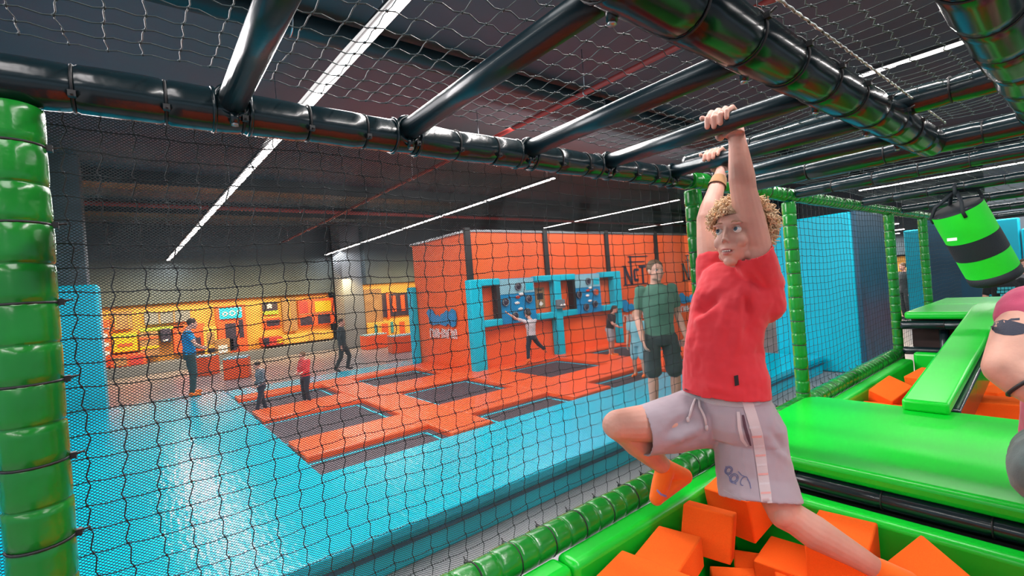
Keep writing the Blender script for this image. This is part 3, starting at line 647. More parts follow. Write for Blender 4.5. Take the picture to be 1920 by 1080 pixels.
# ---- punching bag
ptop = at(1793, 391, 3.40); pbot = at(1868, 521, 3.42); hang = V((at(1790, 352, 3.35).x, 4.62, 2.35))
t = thing('punching_bag', 'tilted lime green and black striped punching bag', 'punching bag', ptop)
ax = (pbot-ptop); L = ax.length; ax.normalize(); R_ = .150
def band(f0, f1, m, nm, r=R_, caps=False): MB().lathe(ptop, pbot, [(f0*L, r), ((f0+f1)/2*L, r*1.005), (f1*L, r)], 40, caps=caps).build(nm, m, t)
GL = mat('lime_fabric', (.01, .72, .02), .6, bump=(150, .2), vary=(3, .06)); BF = mat('black_fabric', (.006, .012, .018), .7, bump=(150, .3))
band(0, .38, GL, 'green_panel'); band(.38, .63, BF, 'black_stripe', R_*1.01); band(.63, .88, GL, 'green_panel')
MB().lathe(ptop, pbot, [(.88*L, R_*1.01), (L*.985, R_*1.01), (L, R_*.95), (L, .001)], 40).build('black_bottom', BF, t)
MB().lathe(ptop, pbot, [(-.004, .001), (-.004, R_*.96), (.005, R_)], 40).build('top_cover', BF, t)
u0 = ax.orthogonal().normalized(); w0 = ax.cross(u0)
for k in range(4):
    a = k*PI/2+.5; e = ptop+(u0*math.cos(a)+w0*math.sin(a))*R_; m_ = (e+hang)/2+(u0*math.cos(a)+w0*math.sin(a))*.05
    MB().tube([e+ax*.04, e, m_, hang], [.012, .012, .012, .014], 6).build('hanging_strap', BF, t)
MB().torus(hang, (1, 0, 0), .045, .012, 20, 6).build('loop', BF, t)
c_ = at(1777, 445, 3.27)
MB().box(at(1785, 449, 3.2), (.05, .004, .02), Matrix(((1, 0, 0), (0, 1, 0), (0, 0, 1)))).build('white_tag', 'white', t)

# ---- foam cubes
def cube(lb, q0, q1, q2, th, k1=1, k2=1, group=None):
    """foam block whose visible face has a corner at q0 and edges toward q1 and q2 (px, py, height)"""
    P0, P1, P2 = [at(q[0], q[1], Z=q[2]) for q in (q0, q1, q2)]
    e1 = P1-P0; e2 = P2-P0; w1 = e1.length*k1; e1.normalize(); e2 = e2-e1*e2.dot(e1); w2 = e2.length*k2; e2.normalize()
    e3 = e1.cross(e2)
    if e3.dot(P0-CAM) < 0: e3 = -e3
    cs = [P0+e1*(w1*i)+e2*(w2*j)+e3*(th*k) for i in (0, 1) for j in (0, 1) for k in (0, 1)]; f_ = 1
    lim = 2.01 if group == G1 else 5.28
    f_ = min([1]+[-1.085/p.x for p in cs if p.x < -1.085]+[lim/p.y for p in cs if p.y > lim])
    if group == G2: f_ = max([f_]+[3.26/p.y for p in cs if p.y < 3.26]) if f_ == 1 else f_
    P0 = CAM+(P0-CAM)*f_; w1 *= f_; w2 *= f_; th *= f_
    c = P0+e1*w1/2+e2*w2/2+e3*th/2
    R = Matrix((e1, e2, e3)).transposed()
    if R.determinant() < 0: R = Matrix((e1, e2, -e3)).transposed()
    o = MB().box((0, 0, 0), (w1, w2, th)).build('foam_cube', 'foam', None, bevel=.006, segs=2)
    o.location = c; o.rotation_euler = R.to_euler(); tag(o, lb, 'foam cube', group); return o
G1 = 'foam cubes in the near pit'; G2 = 'foam cubes in the far pit'
cube('orange foam block on top at the front left of the near pit', (1235, 984, .88), (1316, 1006, .88), (1165, 1030, .87), .12, 1, 1.5, G1)
cube('orange foam block under the front left top block, edge showing', (1166, 1030, .77), (1300, 1080, .77), (1120, 1066, .76), .16, 1, 1.4, G1)
cube('orange foam cube standing upright in the middle of the near pit', (1281, 944, .90), (1376, 969, .88), (1272, 1030, .72), .12, 1, 1, G1)
cube('large orange foam cube behind the boy\'s shorts hem', (1319, 914, .90), (1402, 941, .90), (1325, 985, .70), .22, 1, 1, G1)
cube('orange foam cube right under the boy\'s knee', (1445, 1003, .82), (1512, 1023, .82), (1412, 1040, .81), .2, 1.4, 1.2, G1)
cube('orange foam cube against the front of the green platform', (1646, 980, .86), (1535, 954, .86), (1612, 1021, .85), .19, 1, 1.3, G1)
cube('orange foam cube at the lower right, corner pointing up', (1726, 1001, .92), (1650, 1061, .80), (1830, 1082, .90), .2, 1.3, 1.2, G1)
cube('orange foam cube at the bottom edge under the boy\'s shin', (1443, 1051, .80), (1574, 1058, .80), (1368, 1083, .79), .2, 1, 1.5, G1)
cube('dark shaded orange foam cube down between the middle cubes', (1375, 1030, .66), (1440, 1040, .66), (1370, 1062, .6), .2, 1.3, 1.4, G1)
cube('orange foam cube low behind the front left block', (1330, 1060, .66), (1400, 1064, .66), (1320, 1078, .64), .2, 1.2, 1.6, G1)
cube('orange foam cube with its corner up in the far pit, left of the plank', (1667, 703, 1.02), (1713, 724, .96), (1631, 732, .93), .17, 1, 1.0, G2)
cube('orange foam cube in the corner of the far pit behind the plank', (1728, 688, 1.02), (1697, 704, .98), (1765, 702, 1.0), .2, 1.1, 1, G2)
cube('orange foam block low behind the big platform, left of the plank', (1620, 751, .86), (1700, 760, .86), (1600, 759, .86), .2, 1, 1.3, G2)
cube('big orange foam block right of the plank behind the platform', (1804, 752, .97), (1912, 760, .97), (1834, 742, .97), .15, 1.1, 1.2, G2)
cube('dark orange foam cube standing behind the big block right of the plank', (1840, 690, 1.02), (1880, 712, 1.0), (1836, 735, .88), .2, 1.1, 1.2, G2)
cube('orange foam cube by the man in pink, at the back of the far pit', (1880, 714, .98), (1925, 720, .98), (1872, 733, .96), .2, 1, 1.2, G2)
def filler(x0, x1, y0, y1, z, n_, grp, lb):
    proto = None
    for i in range(n_):
        k = i % 7; j = i//7
        x = x0+(x1-x0)*(k+.5)/7+random.uniform(-.03, .03); y = y0+(y1-y0)*(j+.5)/max(1, math.ceil(n_/7))+random.uniform(-.03, .03)
        if proto is None:
            proto = MB().box((0, 0, 0), (.2, .2, .2)).build('foam_cube', 'foam', None, bevel=.006, segs=2); o = proto
        else: o = proto.copy(); COL.objects.link(o)
        o.location = (x, y, z+random.uniform(-.02, .03)); o.rotation_euler = (random.uniform(-.3, .3), random.uniform(-.3, .3), random.uniform(0, 1.5))
        tag(o, lb, 'foam cube', grp)
filler(-1.05, .7, -.1, 1.95, .56, 56, 'buried foam cubes in the near pit', 'orange foam cube buried low in the near pit under the top cubes')
filler(-1.05, .8, 3.3, 5.25, .58, 49, 'buried foam cubes in the far pit', 'orange foam cube buried low in the far pit under the plank')

# ================================================================ people
SKIN = mat('skin', (.62, .33, .25), .5, bump=(90, .06), vary=(14, .10), sss=.12)
SKIN_K = mat('skin_boy', (.62, .31, .24), .5, bump=(120, .05), vary=(10, .09), sss=.12)
def cloth(name, col, v=.08, sc=220, b=.25): return mat(name, col, .85, bump=(sc, b), vary=(6, v), spec=.2, sheen=.2, bdist=.003)
HAIR_D = mat('dark_hair', (.035, .022, .015), .6, bump=(60, .8)); HAIR_B = mat('brown_hair', (.12, .065, .03), .6, bump=(60, .8))
HAIR_Y = mat('blond_hair', (.80, .56, .34), .5, bump=(160, .5), vary=(30, .25)); HAIR_Y2 = mat('blond_hair_root', (.42, .25, .13), .6, bump=(120, .8), vary=(20, .2))
EYEW = mat('eye_white', (.75, .74, .72), .2, vary=(5, .03)); IRIS = mat('iris_blue', (.05, .10, .14), .15, vary=(80, .3)); PUP = mat('pupil', (.005, .005, .005), .1, vary=(5, .01))
LIP = mat('lip', (.52, .17, .15), .45, vary=(60, .1)); MOUTH = mat('mouth_inside', (.10, .01, .01), .5, vary=(30, .2)); TOOTH = mat('tooth', (.85, .82, .75), .25, vary=(30, .05)); BROW = mat('brow_hair', (.42, .24, .15), .8, bump=(400, .5))

class Vol(MB):
    """overlapping closed shapes grown together into one continuous surface"""
    def cap(s, a, b, ra, rb, n=18):
        a = V(a); b = V(b); L = (b-a).length
        if L < 1e-6: return s.ell(a, (ra,)*3)
        pr = [(-ra*math.cos(t), ra*math.sin(t)) for t in (.15, .5, .9, 1.3)] + [(L*k/4, ra+(rb-ra)*k/4) for k in range(5)] + [(L+rb*math.cos(t), rb*math.sin(t)) for t in (1.3, .9, .5, .15)]
        return s.lathe(a, b, pr, n)
    def limb(s, pts):
        """pts: (point, radius) chain"""
        for (a, ra), (b, rb) in zip(pts, pts[1:]): s.cap(a, b, ra, rb)
        return s
    def loft(s, rs, n=28):
        R_ = []
        for c, u, v in rs:
            c = V(c); u = V(u); v = V(v)
            R_.append([c+u*math.cos(2*PI*j/n)+v*math.sin(2*PI*j/n) for j in range(n)])
        return s.rings(R_)
    def grow(s, name, m, parent, voxel, smooth=2, disp=None, cut=None, thick=0):
        me = bpy.data.meshes.new(name); me.from_pydata([tuple(v) for v in s.v], [], s.f); me.update(); fixn(me)
        # recalc per island so that every closed shape faces outward, then voxel union
        o = bpy.data.objects.new(name, me); COL.objects.link(o)
        r = o.modifiers.new('r', 'REMESH'); r.mode = 'VOXEL'; r.voxel_size = voxel; r.use_smooth_shade = True
        if smooth:
            q = o.modifiers.new('s', 'SMOOTH'); q.factor = .5; q.iterations = smooth
        bpy.context.view_layer.update()
        me2 = bpy.data.meshes.new_from_object(o.evaluated_get(bpy.context.evaluated_depsgraph_get()))
        bpy.data.objects.remove(o); me2.name = name
        n = len(me2.vertices); co = np.empty(n*3); me2.vertices.foreach_get('co', co); co = co.reshape(-1, 3)
        if disp is not None:
            no = np.empty(n*3); me2.vertices.foreach_get('normal', no); no = no.reshape(-1, 3)
            co = disp(co, no); me2.vertices.foreach_set('co', co.ravel())
        if cut is not None:
            import bmesh
            b = bmesh.new(); b.from_mesh(me2)
            dele = [f for f in b.faces if cut(f.calc_center_median(), f.normal)]
            bmesh.ops.delete(b, geom=dele, context='FACES'); b.to_mesh(me2); b.free()
        me2.materials.clear(); me2.materials.append(m)
        me2.polygons.foreach_set('use_smooth', [True]*len(me2.polygons)); me2.update()
        o = bpy.data.objects.new(name, me2); COL.objects.link(o); o.parent = parent
        off = V((0, 0, 0)); q = parent
        while q is not None: off += q.location; q = q.parent
        me2.transform(Matrix.Translation(-off))
        if thick:
            so = o.modifiers.new('thick', 'SOLIDIFY'); so.thickness = thick; so.offset = -1
        return o

def head(vol, c, F, U, s=1.0, ears=True, nose=1.05, cheek=1.0, ridge=1.0):
    c = V(c); F = V(F).normalized(); U = (V(U)-F*V(U).dot(F)).normalized(); S = F.cross(U)   # S: the person's right
    R = Matrix((S, F, U)).transposed()
    P = lambda a, b, d: c+(S*a+F*b+U*d)*s
    vol.ell(P(0, -.010, .025), (.074*s, .094*s, .088*s), R, 26, 18)
    vol.ell(P(0, .022, -.020), (.062*s, .070*s, .072*s), R, 24, 16)
    vol.ell(P(0, .034, -.062), (.047*s, .052*s, .045*s), R, 20, 14); vol.ell(P(0, .034, -.045), (.054*s, .056*s, .050*s), R, 20, 14)
    vol.ell(P(0, .062, -.094), (.022*s, .022*s, .018*s), R, 14, 10)
    for k in (-1, 1):
        vol.ell(P(.034*k, .062, -.030), (.025*s*cheek, .022*s*cheek, .024*s), R, 14, 10)
        vol.ell(P(.042*k, .018, -.072), (.018*s, .035*s, .020*s), R, 14, 10)
        vol.ell(P(.027*k, .078, .028), (.024*s, .012*s*ridge, .008*s*ridge), R, 14, 8)
        if ears:
            vol.ell(P(.074*k, -.006, -.006), (.009*s, .018*s, .029*s), R, 14, 10); vol.ell(P(.079*k, -.012, .004), (.007*s, .014*s, .019*s), R, 12, 8)
        vol.ell(P(.0085*k, .090, -.029), (.0062*s*nose, .0085*s, .0058*s), R, 10, 8)
    vol.cap(P(0, .082, .016), P(0, .096, -.020), .0062*s*nose, .0076*s*nose); vol.ell(P(0, .0985+.004*(nose-.8), -.024), (.0098*s*nose, .0090*s*nose, .0080*s*nose), R, 12, 8)
    vol.ell(P(0, .083, -.054), (.022*s, .012*s, .006*s), R, 12, 8); vol.ell(P(0, .081, -.069), (.019*s, .012*s, .007*s), R, 12, 8)
    return P, R, S, F, U
def sockets(P, R, s, depth=.010):
    def f(co, no):
        for k in (-1, 1):
            e = np.array(P(.031*k, .080, .008)); ax = np.array(R); d = (co-e) @ ax
            wgt = np.exp(-(d[:, 0]/(.016*s))**2-(d[:, 2]/(.0085*s))**2-(d[:, 1]/(.03*s))**2)
            co = co-np.outer(wgt*depth*s, ax[:, 1])
        # mouth line
        e = np.array(P(0, .088, -.061)); ax = np.array(R); d = (co-e) @ ax
        wgt = np.exp(-(d[:, 0]/(.020*s))**4-(d[:, 2]/(.0035*s))**2-(d[:, 1]/(.03*s))**2); co = co-np.outer(wgt*.008*s, ax[:, 1])
        return co
    return f
def face_parts(par, P, R, S, F, U, s, look, iris=IRIS, brow=BROW, fine=True):
    for k in (-1, 1):
        e = P(.031*k, .0705, .008); ey = MB().ell(e, (.0125*s,)*3, None, 20, 14).build('eye', EYEW, par)
        L = V(look).normalized(); MB().lathe(e+L*.0098*s, e+L*.0132*s, [(0, .0074*s), (.0018*s, .0064*s), (.0027*s, .0030*s)], 20).build('iris', iris, ey)
        MB().ell(e+L*.0123*s, (.0030*s,)*3).build('pupil', PUP, ey)
        mb = MB()
        pts = [P((.031+.017*t)*k, .0865-.013*abs(t+.3)**1.5, .031+.004*(1-t*t)-.002*t) for t in (-.95, -.5, 0, .5, 1)]
        mb.tube(pts, [.0014*s, .0022*s, .0025*s, .0022*s, .001*s], 6); mb.build('eyebrow', brow, par)
        if fine:
            pts = [P((.031+.0145*t)*k, .0845-.007*abs(t)**2-(.003 if t > 0 else 0), .0135+.003*(1-t*t)) for t in (-1, -.5, 0, .5, 1)]
            MB().tube(pts, [.0006*s, .0010*s, .0012*s, .001*s, .0006*s], 5).build('eyelash_line', brow, par)
    up = [P(.021*t, .0925-.016*t*t, -.0555-.004*t*t+.0015*abs(t)) for t in (-1, -.6, -.25, 0, .25, .6, 1)]
    lo = [P(.021*t, .0905-.016*t*t, -.0700+.010*t*t) for t in (-1, -.6, -.25, 0, .25, .6, 1)]
    MB().tube(up, [.0012*s, .003*s, .0037*s, .0033*s, .0037*s, .003*s, .0012*s], 8).tube(lo, [.0012*s, .0034*s, .0045*s, .0048*s, .0045*s, .0034*s, .0012*s], 8).build('lips', LIP, par)
    if fine:
        MB().ell(P(0, .083, -.0625), (.017*s, .005*s, .0052*s), R, 16, 8).build('mouth_opening', MOUTH, par)
        mb = MB()
        for i in range(-2, 3): mb.ell(P(.0058*i, .0885-.0005*i*i, -.0600), (.0029*s, .002*s, .0032*s), R, 8, 6)
        mb.build('upper_teeth', TOOTH, par)

def hand(vol, w, d, n_, s=1.0, side=1, curl=.5, spread=.12, fat=1.0):
    """w wrist, d direction of the fingers, n_ palm normal (curl goes toward it), side +1/-1 thumb side"""
    d = V(d).normalized(); n_ = (V(n_)-d*V(n_).dot(d)).normalized(); t = d.cross(n_)*side
    vol.loft([(w, t*.022*s, n_*.016*s), (w+d*.03*s, t*.030*s, n_*.014*s), (w+d*.07*s, t*.038*s, n_*.012*s), (w+d*.085*s, t*.037*s, n_*.010*s)], 16)
    for k, (off, L) in enumerate([(.028, .070), (.0095, .078), (-.0095, .072), (-.028, .056)]):
        p = w+d*.080*s+t*off*s; a = 0; r = .0085*s*fat; dd = (d+t*off*spread*12).normalized()
        for q in range(3):
            a += curl*(.6 if q == 0 else .9); seg = L*s*(.42, .32, .26)[q]
            v = dd*math.cos(a)+n_*math.sin(a); p2 = p+v*seg; vol.cap(p, p2, r, r*.9, 12); p = p2; r *= .9
    p = w+d*.025*s+t*.024*s; v = (t*.75+d*.6+n_*.35).normalized(); vol.cap(p, p+v*.035*s, .012*s*fat, .010*s*fat, 12); p = p+v*.035*s
    v = (d*.9+t*.3+n_*.4).normalized(); vol.cap(p, p+v*.028*s, .010*s*fat, .008*s*fat, 12)

def person(lb, J, s, shirt, lower, shoes, hair, face, up=(0, 0, 1), voxel=.011, sleeve=.5, legs=.5, hair_len=0, skin=SKIN, held=None, cat='person', open_face=True, curl=.45, lowname='shorts', shirtname='shirt', hairy=1.0):
    """J: joints head, neck, chest, pelvis, shL elL wrL haL shR ... hipL knL anL toL ... ; sleeve/legs: covered share of the limb"""
    lowest = min(J['anL'].z, J['anR'].z)-.07*s
    t = thing('person', lb, cat, (J['pelvis'].x, J['pelvis'].y, lowest))
    b = Vol(); Pn, R, S, F, U = head(b, J['head'], face, up, s)
    b.limb([(J['head']-U*.05*s-F*.01*s, .052*s), (J['neck'], .058*s)])
    ax = (J['shR']-J['shL']).normalized(); upv = (J['neck']-J['pelvis']).normalized(); fw = upv.cross(ax).normalized()
    if fw.dot(F) < 0: fw = -fw
    ch = J['chest']; pe = J['pelvis']
    hw = (J['shR']-J['shL']).length/2
    def torso(v, g=0):
        v.loft([(pe-upv*.08*s, ax*(.13*s+g), fw*(.10*s+g)), (pe+upv*.02*s, ax*(.155*s+g), fw*(.115*s+g)), (pe.lerp(ch, .45), ax*(.135*s+g), fw*(.10*s+g)), (ch, ax*(.165*s+g), fw*(.12*s+g)), (ch.lerp(J['neck'], .55), ax*(hw*.92+g), fw*(.10*s+g)), (J['neck']-upv*.03*s, ax*(hw*.60+g), fw*(.07*s+g)), (J['neck']+upv*.01*s, ax*(.055*s+g), fw*(.05*s+g))])
    torso(b)
    for q in 'LR':
        sh, el, wr, ha = J['sh'+q], J['el'+q], J['wr'+q], J['ha'+q]
        b.limb([(sh, .054*s), (sh.lerp(el, .45), .047*s), (el, .038*s), (el.lerp(wr, .3), .040*s), (wr, .026*s)])
        d = (ha-wr).normalized(); inward = (ch-wr); inward -= d*inward.dot(d)
        hand(b, wr, d, inward if inward.length > .01 else fw, s*.95, 1 if q == 'L' else -1, curl, fat=1.0 if voxel < .009 else 1.25)
        hi, kn, an, to = J['hip'+q], J['kn'+q], J['an'+q], J['to'+q]
        b.limb([(hi, .085*s), (hi.lerp(kn, .5), .073*s), (kn, .053*s), (kn.lerp(an, .3), .056*s), (an, .036*s)])
        b.limb([(an, .038*s), (an.lerp(to, .5)-V((0, 0, .02*s)), .038*s), (to, .030*s)])
    body = b.grow('body', skin, t, voxel, 2, sockets(Pn, R, s) if voxel < .009 else None)
    # clothes
    c = Vol(); g = .014*s; c.loft([(pe-upv*.03*s, ax*(.165*s), fw*(.125*s)), (pe.lerp(ch, .45), ax*(.155*s), fw*(.118*s)), (ch, ax*(.178*s), fw*(.132*s)), (ch.lerp(J['neck'], .55), ax*(hw*.94+g), fw*(.112*s)), (J['neck']-upv*.03*s, ax*(hw*.64+g), fw*(.082*s)), (J['neck']+upv*.0*s, ax*(.064*s), fw*(.058*s))])
    for q in 'LR':
        sh, el, wr = J['sh'+q], J['el'+q], J['wr'+q]
        if sleeve <= 1: c.limb([(sh, .062*s), (sh.lerp(el, .25), .059*s), (sh.lerp(el, sleeve), .055*s)])
        else: c.limb([(sh, .062*s), (el, .052*s), (el.lerp(wr, sleeve-1), .040*s)])
    def wr_(co, no):
        k = np.array([noise.noise(V(p)*(9/s)+V((3, 1, 7))) + .5*noise.noise(V(p)*(22/s)) for p in co]); return co+no*(k*.010*s)[:, None]
    c.grow(shirtname, shirt, t, voxel, 2, wr_)
    c = Vol(); c.loft([(pe+upv*.035*s, ax*.158*s, fw*.120*s), (pe-upv*.04*s, ax*.170*s, fw*.130*s), (pe-upv*.11*s, ax*.150*s, fw*.115*s)])
    for q in 'LR':
        hi, kn, an = J['hip'+q], J['kn'+q], J['an'+q]
        if legs <= 1: c.limb([(hi, .095*s), (hi.lerp(kn, legs), .092*s)])
        else: c.limb([(hi, .094*s), (kn, .068*s), (kn.lerp(an, legs-1), .056*s)])
    c.grow(lowname, lower, t, voxel, 2, wr_)
    for q in 'LR':
        an, to = J['an'+q], J['to'+q]; h = Vol(); d = (to-an); d.z = 0; d = d.normalized()*.02 if d.length > 0 else V((0, 0, 0))
        h.limb([(an+V((0, 0, .01*s)), .043*s), (an-d-V((0, 0, .015*s)), .045*s), (an.lerp(to, .5)-V((0, 0, .02*s)), .043*s), (to, .035*s)]); h.grow('sock' if shoes[1] else 'shoe', shoes[0], t, voxel, 2)
    h = Vol(); c0 = J['head']
    h.ell(Pn(0, -.020, .040), (.083*s*hairy, .094*s*hairy, .086*s*hairy), R, 24, 16)
    if hair_len: h.limb([(Pn(0, -.06, .0), .065*s), (Pn(0, -.085, -.10*hair_len), .05*s), (Pn(0, -.08, -.2*hair_len), .028*s)])
    def hd(co, no):
        k = np.array([noise.noise(V(p)*(40/s)) for p in co]); return co+no*(k*.008*s)[:, None]
    hh = h.grow('hair', hair, t, min(voxel, .009), 1, hd, cut=lambda p, n_: (lambda a: a.dot(F) > (.035+.25*max(0, a.dot(U)-.03*s)/1)*1.0 and a.dot(U) < .060*s)(p-c0))
    if open_face: face_parts(t, Pn, R, S, F, U, s, F, brow=hair, fine=False)
    return t, Pn, body

def stand(px, py, Z=.3, d=None):
    return at(px, py, Z=Z) if d is None else at(px, py, d=d)
def joints(base, h, yaw, **o):
    """standing pose; yaw: facing direction angle in the ground plane; o: overrides as (forward, right, up) from base, in units of height"""
    F = V((math.cos(yaw), math.sin(yaw), 0)); S = V((math.sin(yaw), -math.cos(yaw), 0))
    d = dict(head=(0.01, 0, .925), neck=(-.01, 0, .845), chest=(0, 0, .72), pelvis=(-.005, 0, .53),
             shL=(-.01, -.115, .81), elL=(-.02, -.15, .63), wrL=(.02, -.155, .485), haL=(.03, -.155, .42),
             shR=(-.01, .115, .81), elR=(-.02, .15, .63), wrR=(.02, .155, .485), haR=(.03, .155, .42),
             hipL=(0, -.055, .50), knL=(.01, -.065, .285), anL=(-.01, -.07, .045), toL=(.085, -.08, .02),
             hipR=(0, .055, .50), knR=(.01, .065, .285), anR=(-.01, .07, .045), toR=(.085, .08, .02))
    d.update(o)
    return {k: base+F*(a*h)+S*(b*h)+V((0, 0, c*h)) for k, (a, b, c) in d.items()}
def toward(base, dx, dz=0):
    """yaw of a person at base who faces the camera turned by dx degrees"""
    v = CAM-base; return math.atan2(v.y, v.x)+math.radians(dx)

NAVY = cloth('navy_cloth', (.012, .022, .04)); ORSOCK = cloth('orange_sock', (.95, .16, .02)); DGREY = cloth('charcoal_cloth', (.03, .045, .05))
WHITE_SH = mat('white_trainers', (.6, .6, .62), .5, vary=(9, .1))
# man in green
b0 = at(1250, 786, Z=.3); yw = toward(b0, 16)
man, Pm, _ = person('man in a green T-shirt and dark shorts standing beyond the net', joints(b0, 1.80, yw, shL=(-.01, -.098, .81), shR=(-.01, .098, .81), elL=(-.03, -.128, .645), wrL=(.035, -.145, .515), haL=(.06, -.14, .455), elR=(-.02, .125, .645), wrR=(.06, .125, .51), haR=(.08, .115, .45), knL=(.02, -.07, .285)), 1.03,
    cloth('green_cloth', (.075, .19, .14)), DGREY, (ORSOCK, True), HAIR_B, V((math.cos(yw+.28), math.sin(yw+.28), .0)), voxel=.008, sleeve=.62, legs=.88)
# man in blue
b0 = at(362, 741, Z=.3); yw = toward(b0, -40)
person('man in a bright blue T-shirt and dark trousers with his back turned, far left', joints(b0, 1.50, yw+PI*.75, knL=(.02, -.10, .28), anL=(.02, -.13, .045), toL=(.10, -.15, .02), knR=(.02, .09, .28), anR=(-.02, .12, .045), toR=(.06, .14, .02), elL=(.05, -.18, .66), wrL=(.14, -.12, .60), haL=(.18, -.09, .60), elR=(.05, .18, .66), wrR=(.14, .12, .60), haR=(.18, .09, .60), head=(.05, 0, .925)), .88,
    cloth('blue_cloth', (.0, .26, .58)), cloth('dark_green_cloth', (.015, .05, .055)), (ORSOCK, True), HAIR_D, V((math.cos(yw+PI*.75), math.sin(yw+PI*.75), -.2)), voxel=.012, sleeve=.5, legs=1.9, open_face=False, lowname='trousers')
# boy in grey, boy in red
b0 = at(493, 772, Z=.272); yw = toward(b0, -70)
person('small boy in a grey long-sleeved top walking on the left trampoline', joints(b0, .80, yw, knL=(.06, -.06, .29), anL=(.12, -.05, .06), toL=(.19, -.05, .04), knR=(-.02, .05, .29), anR=(-.08, .05, .05), toR=(0, .06, .02), head=(.05, 0, .91), wrL=(.10, -.10, .52), haL=(.14, -.08, .5), wrR=(.08, .12, .52), haR=(.12, .1, .5)), .53,
    cloth('grey_cloth', (.16, .18, .21)), NAVY, (NAVY, True), HAIR_D, V((math.cos(yw), math.sin(yw), -.25)), voxel=.008, sleeve=1.8, legs=1.85, open_face=False, lowname='trousers')
b0 = at(576, 757, Z=.272); yw = toward(b0, -55)
person('small boy in a red top and navy trousers on the left trampoline', joints(b0, .86, yw, knL=(.03, -.06, .29), wrL=(.15, -.06, .60), haL=(.19, -.03, .6), elL=(.03, -.14, .64), wrR=(.15, .06, .60), haR=(.19, .03, .6), elR=(.03, .14, .64), head=(.03, 0, .92)), .55,
    cloth('red_cloth', (.62, .04, .045)), NAVY, (WHITE_SH, False), HAIR_B, V((math.cos(yw), math.sin(yw), -.15)), voxel=.008, sleeve=1.5, legs=1.8, open_face=False, lowname='trousers')
# dark clothed person walking
b0 = at(646, 697, Z=.0); yw = toward(b0, 75)
person('person in dark clothes walking in front of the grey pier', joints(b0, 1.45, yw, knL=(.10, -.05, .29), anL=(.05, -.05, .08), toL=(.13, -.05, .05), knR=(-.03, .05, .28), anR=(-.14, .05, .08), toR=(-.06, .06, .02), head=(.02, 0, .92)), .86,
    cloth('dark_teal_cloth', (.03, .055, .065)), DGREY, (DGREY, True), HAIR_D, V((math.cos(yw), math.sin(yw), 0)), voxel=.013, sleeve=1.8, legs=1.9, open_face=False, lowname='trousers')
# jumping boy
b0 = at(1000, 680, X=-7.25); yw = PI
sz = 1.06
jj = joints(b0-V((0, 0, .02)), sz, yw, head=(.05, 0, .93), knL=(.0, -.10, .30), anL=(-.02, -.13, .10), toL=(.03, -.14, .02), knR=(.02, .17, .36), anR=(.0, .32, .22), toR=(.04, .38, .17), elL=(.08, -.26, .88), wrL=(.14, -.40, .99), haL=(.16, -.45, 1.03), elR=(.10, .16, .70), wrR=(.15, .12, .80), haR=(.17, .12, .85))
person('boy in a white top jumping with one arm up at the left target board', jj, .64, cloth('white_cloth', (.55, .52, .56)), NAVY, (ORSOCK, True), HAIR_D, V((-1, -.2, .1)), voxel=.009, sleeve=.7, legs=1.85, open_face=False, lowname='trousers')
# girl in black, girl in light blue
b0 = at(1148, 668, Z=.3); yw = toward(b0, 70)
person('girl in a black top and light shorts bending forward by the wall emblem', joints(b0, 1.12, yw, head=(.12, 0, .88), neck=(.07, 0, .80), chest=(.04, 0, .69), shL=(.04, -.1, .77), shR=(.04, .1, .77), elL=(.02, -.12, .62), elR=(.1, .12, .62), wrL=(.12, -.1, .55), haL=(.17, -.1, .53), wrR=(.20, .1, .56), haR=(.25, .1, .55)), .68,
    cloth('black_cloth', (.02, .02, .028)), cloth('pale_cloth', (.35, .38, .42)), (ORSOCK, True), HAIR_D, V((math.cos(yw), math.sin(yw), -.3)), voxel=.010, sleeve=.6, legs=.8, hair_len=.8, open_face=False)
b0 = at(1200, 706, Z=.3); yw = toward(b0, -20)
person('child in a light blue outfit just behind the man in green', joints(b0, 1.08, yw), .66,
    cloth('light_blue_cloth', (.22, .50, .58)), cloth('light_blue_cloth_2', (.22, .46, .55)), (ORSOCK, True), HAIR_Y2, V((math.cos(yw), math.sin(yw), 0)), voxel=.010, sleeve=.5, legs=.9, open_face=False)
# black T-shirt person behind the plank
b0 = at(1885, 545, d=7.9); b0.z = 0; yw = toward(b0, 5)
tb, Pb, _ = person('person in a black T-shirt with a teal chest print, behind the punching bag', joints(b0, 1.68, yw), .97, cloth('black_tee', (.01, .012, .014)), DGREY, (ORSOCK, True), HAIR_B, V((math.cos(yw), math.sin(yw), 0)), voxel=.011, sleeve=.6, legs=.9)
Fq = V((math.cos(yw), math.sin(yw), 0)); Sq = V((-math.sin(yw), math.cos(yw), 0))
for k, (dz, w_) in enumerate(((.0, .22), (-.055, .24), (-.11, .16))):
    mb = MB()
    for i in range(5): mb.box(b0+V((0, 0, 1.26+dz))+Fq*.142+Sq*((i-2)*w_/5.2), (.012, w_/6.2, .042), Matrix((Fq, Sq, V((0, 0, 1)))).transposed())
    mb.build('chest_print', 'teal', tb)
b0 = at(1925, 545, d=8.4); b0.z = 0; yw = toward(b0, 5)
person('person at the right edge beside the one in the black T-shirt, face half seen', joints(b0, 1.72, yw), .98, cloth('grey_tee', (.2, .2, .22)), DGREY, (ORSOCK, True), HAIR_B, V((math.cos(yw), math.sin(yw), 0)), voxel=.012, sleeve=.6, legs=.9)
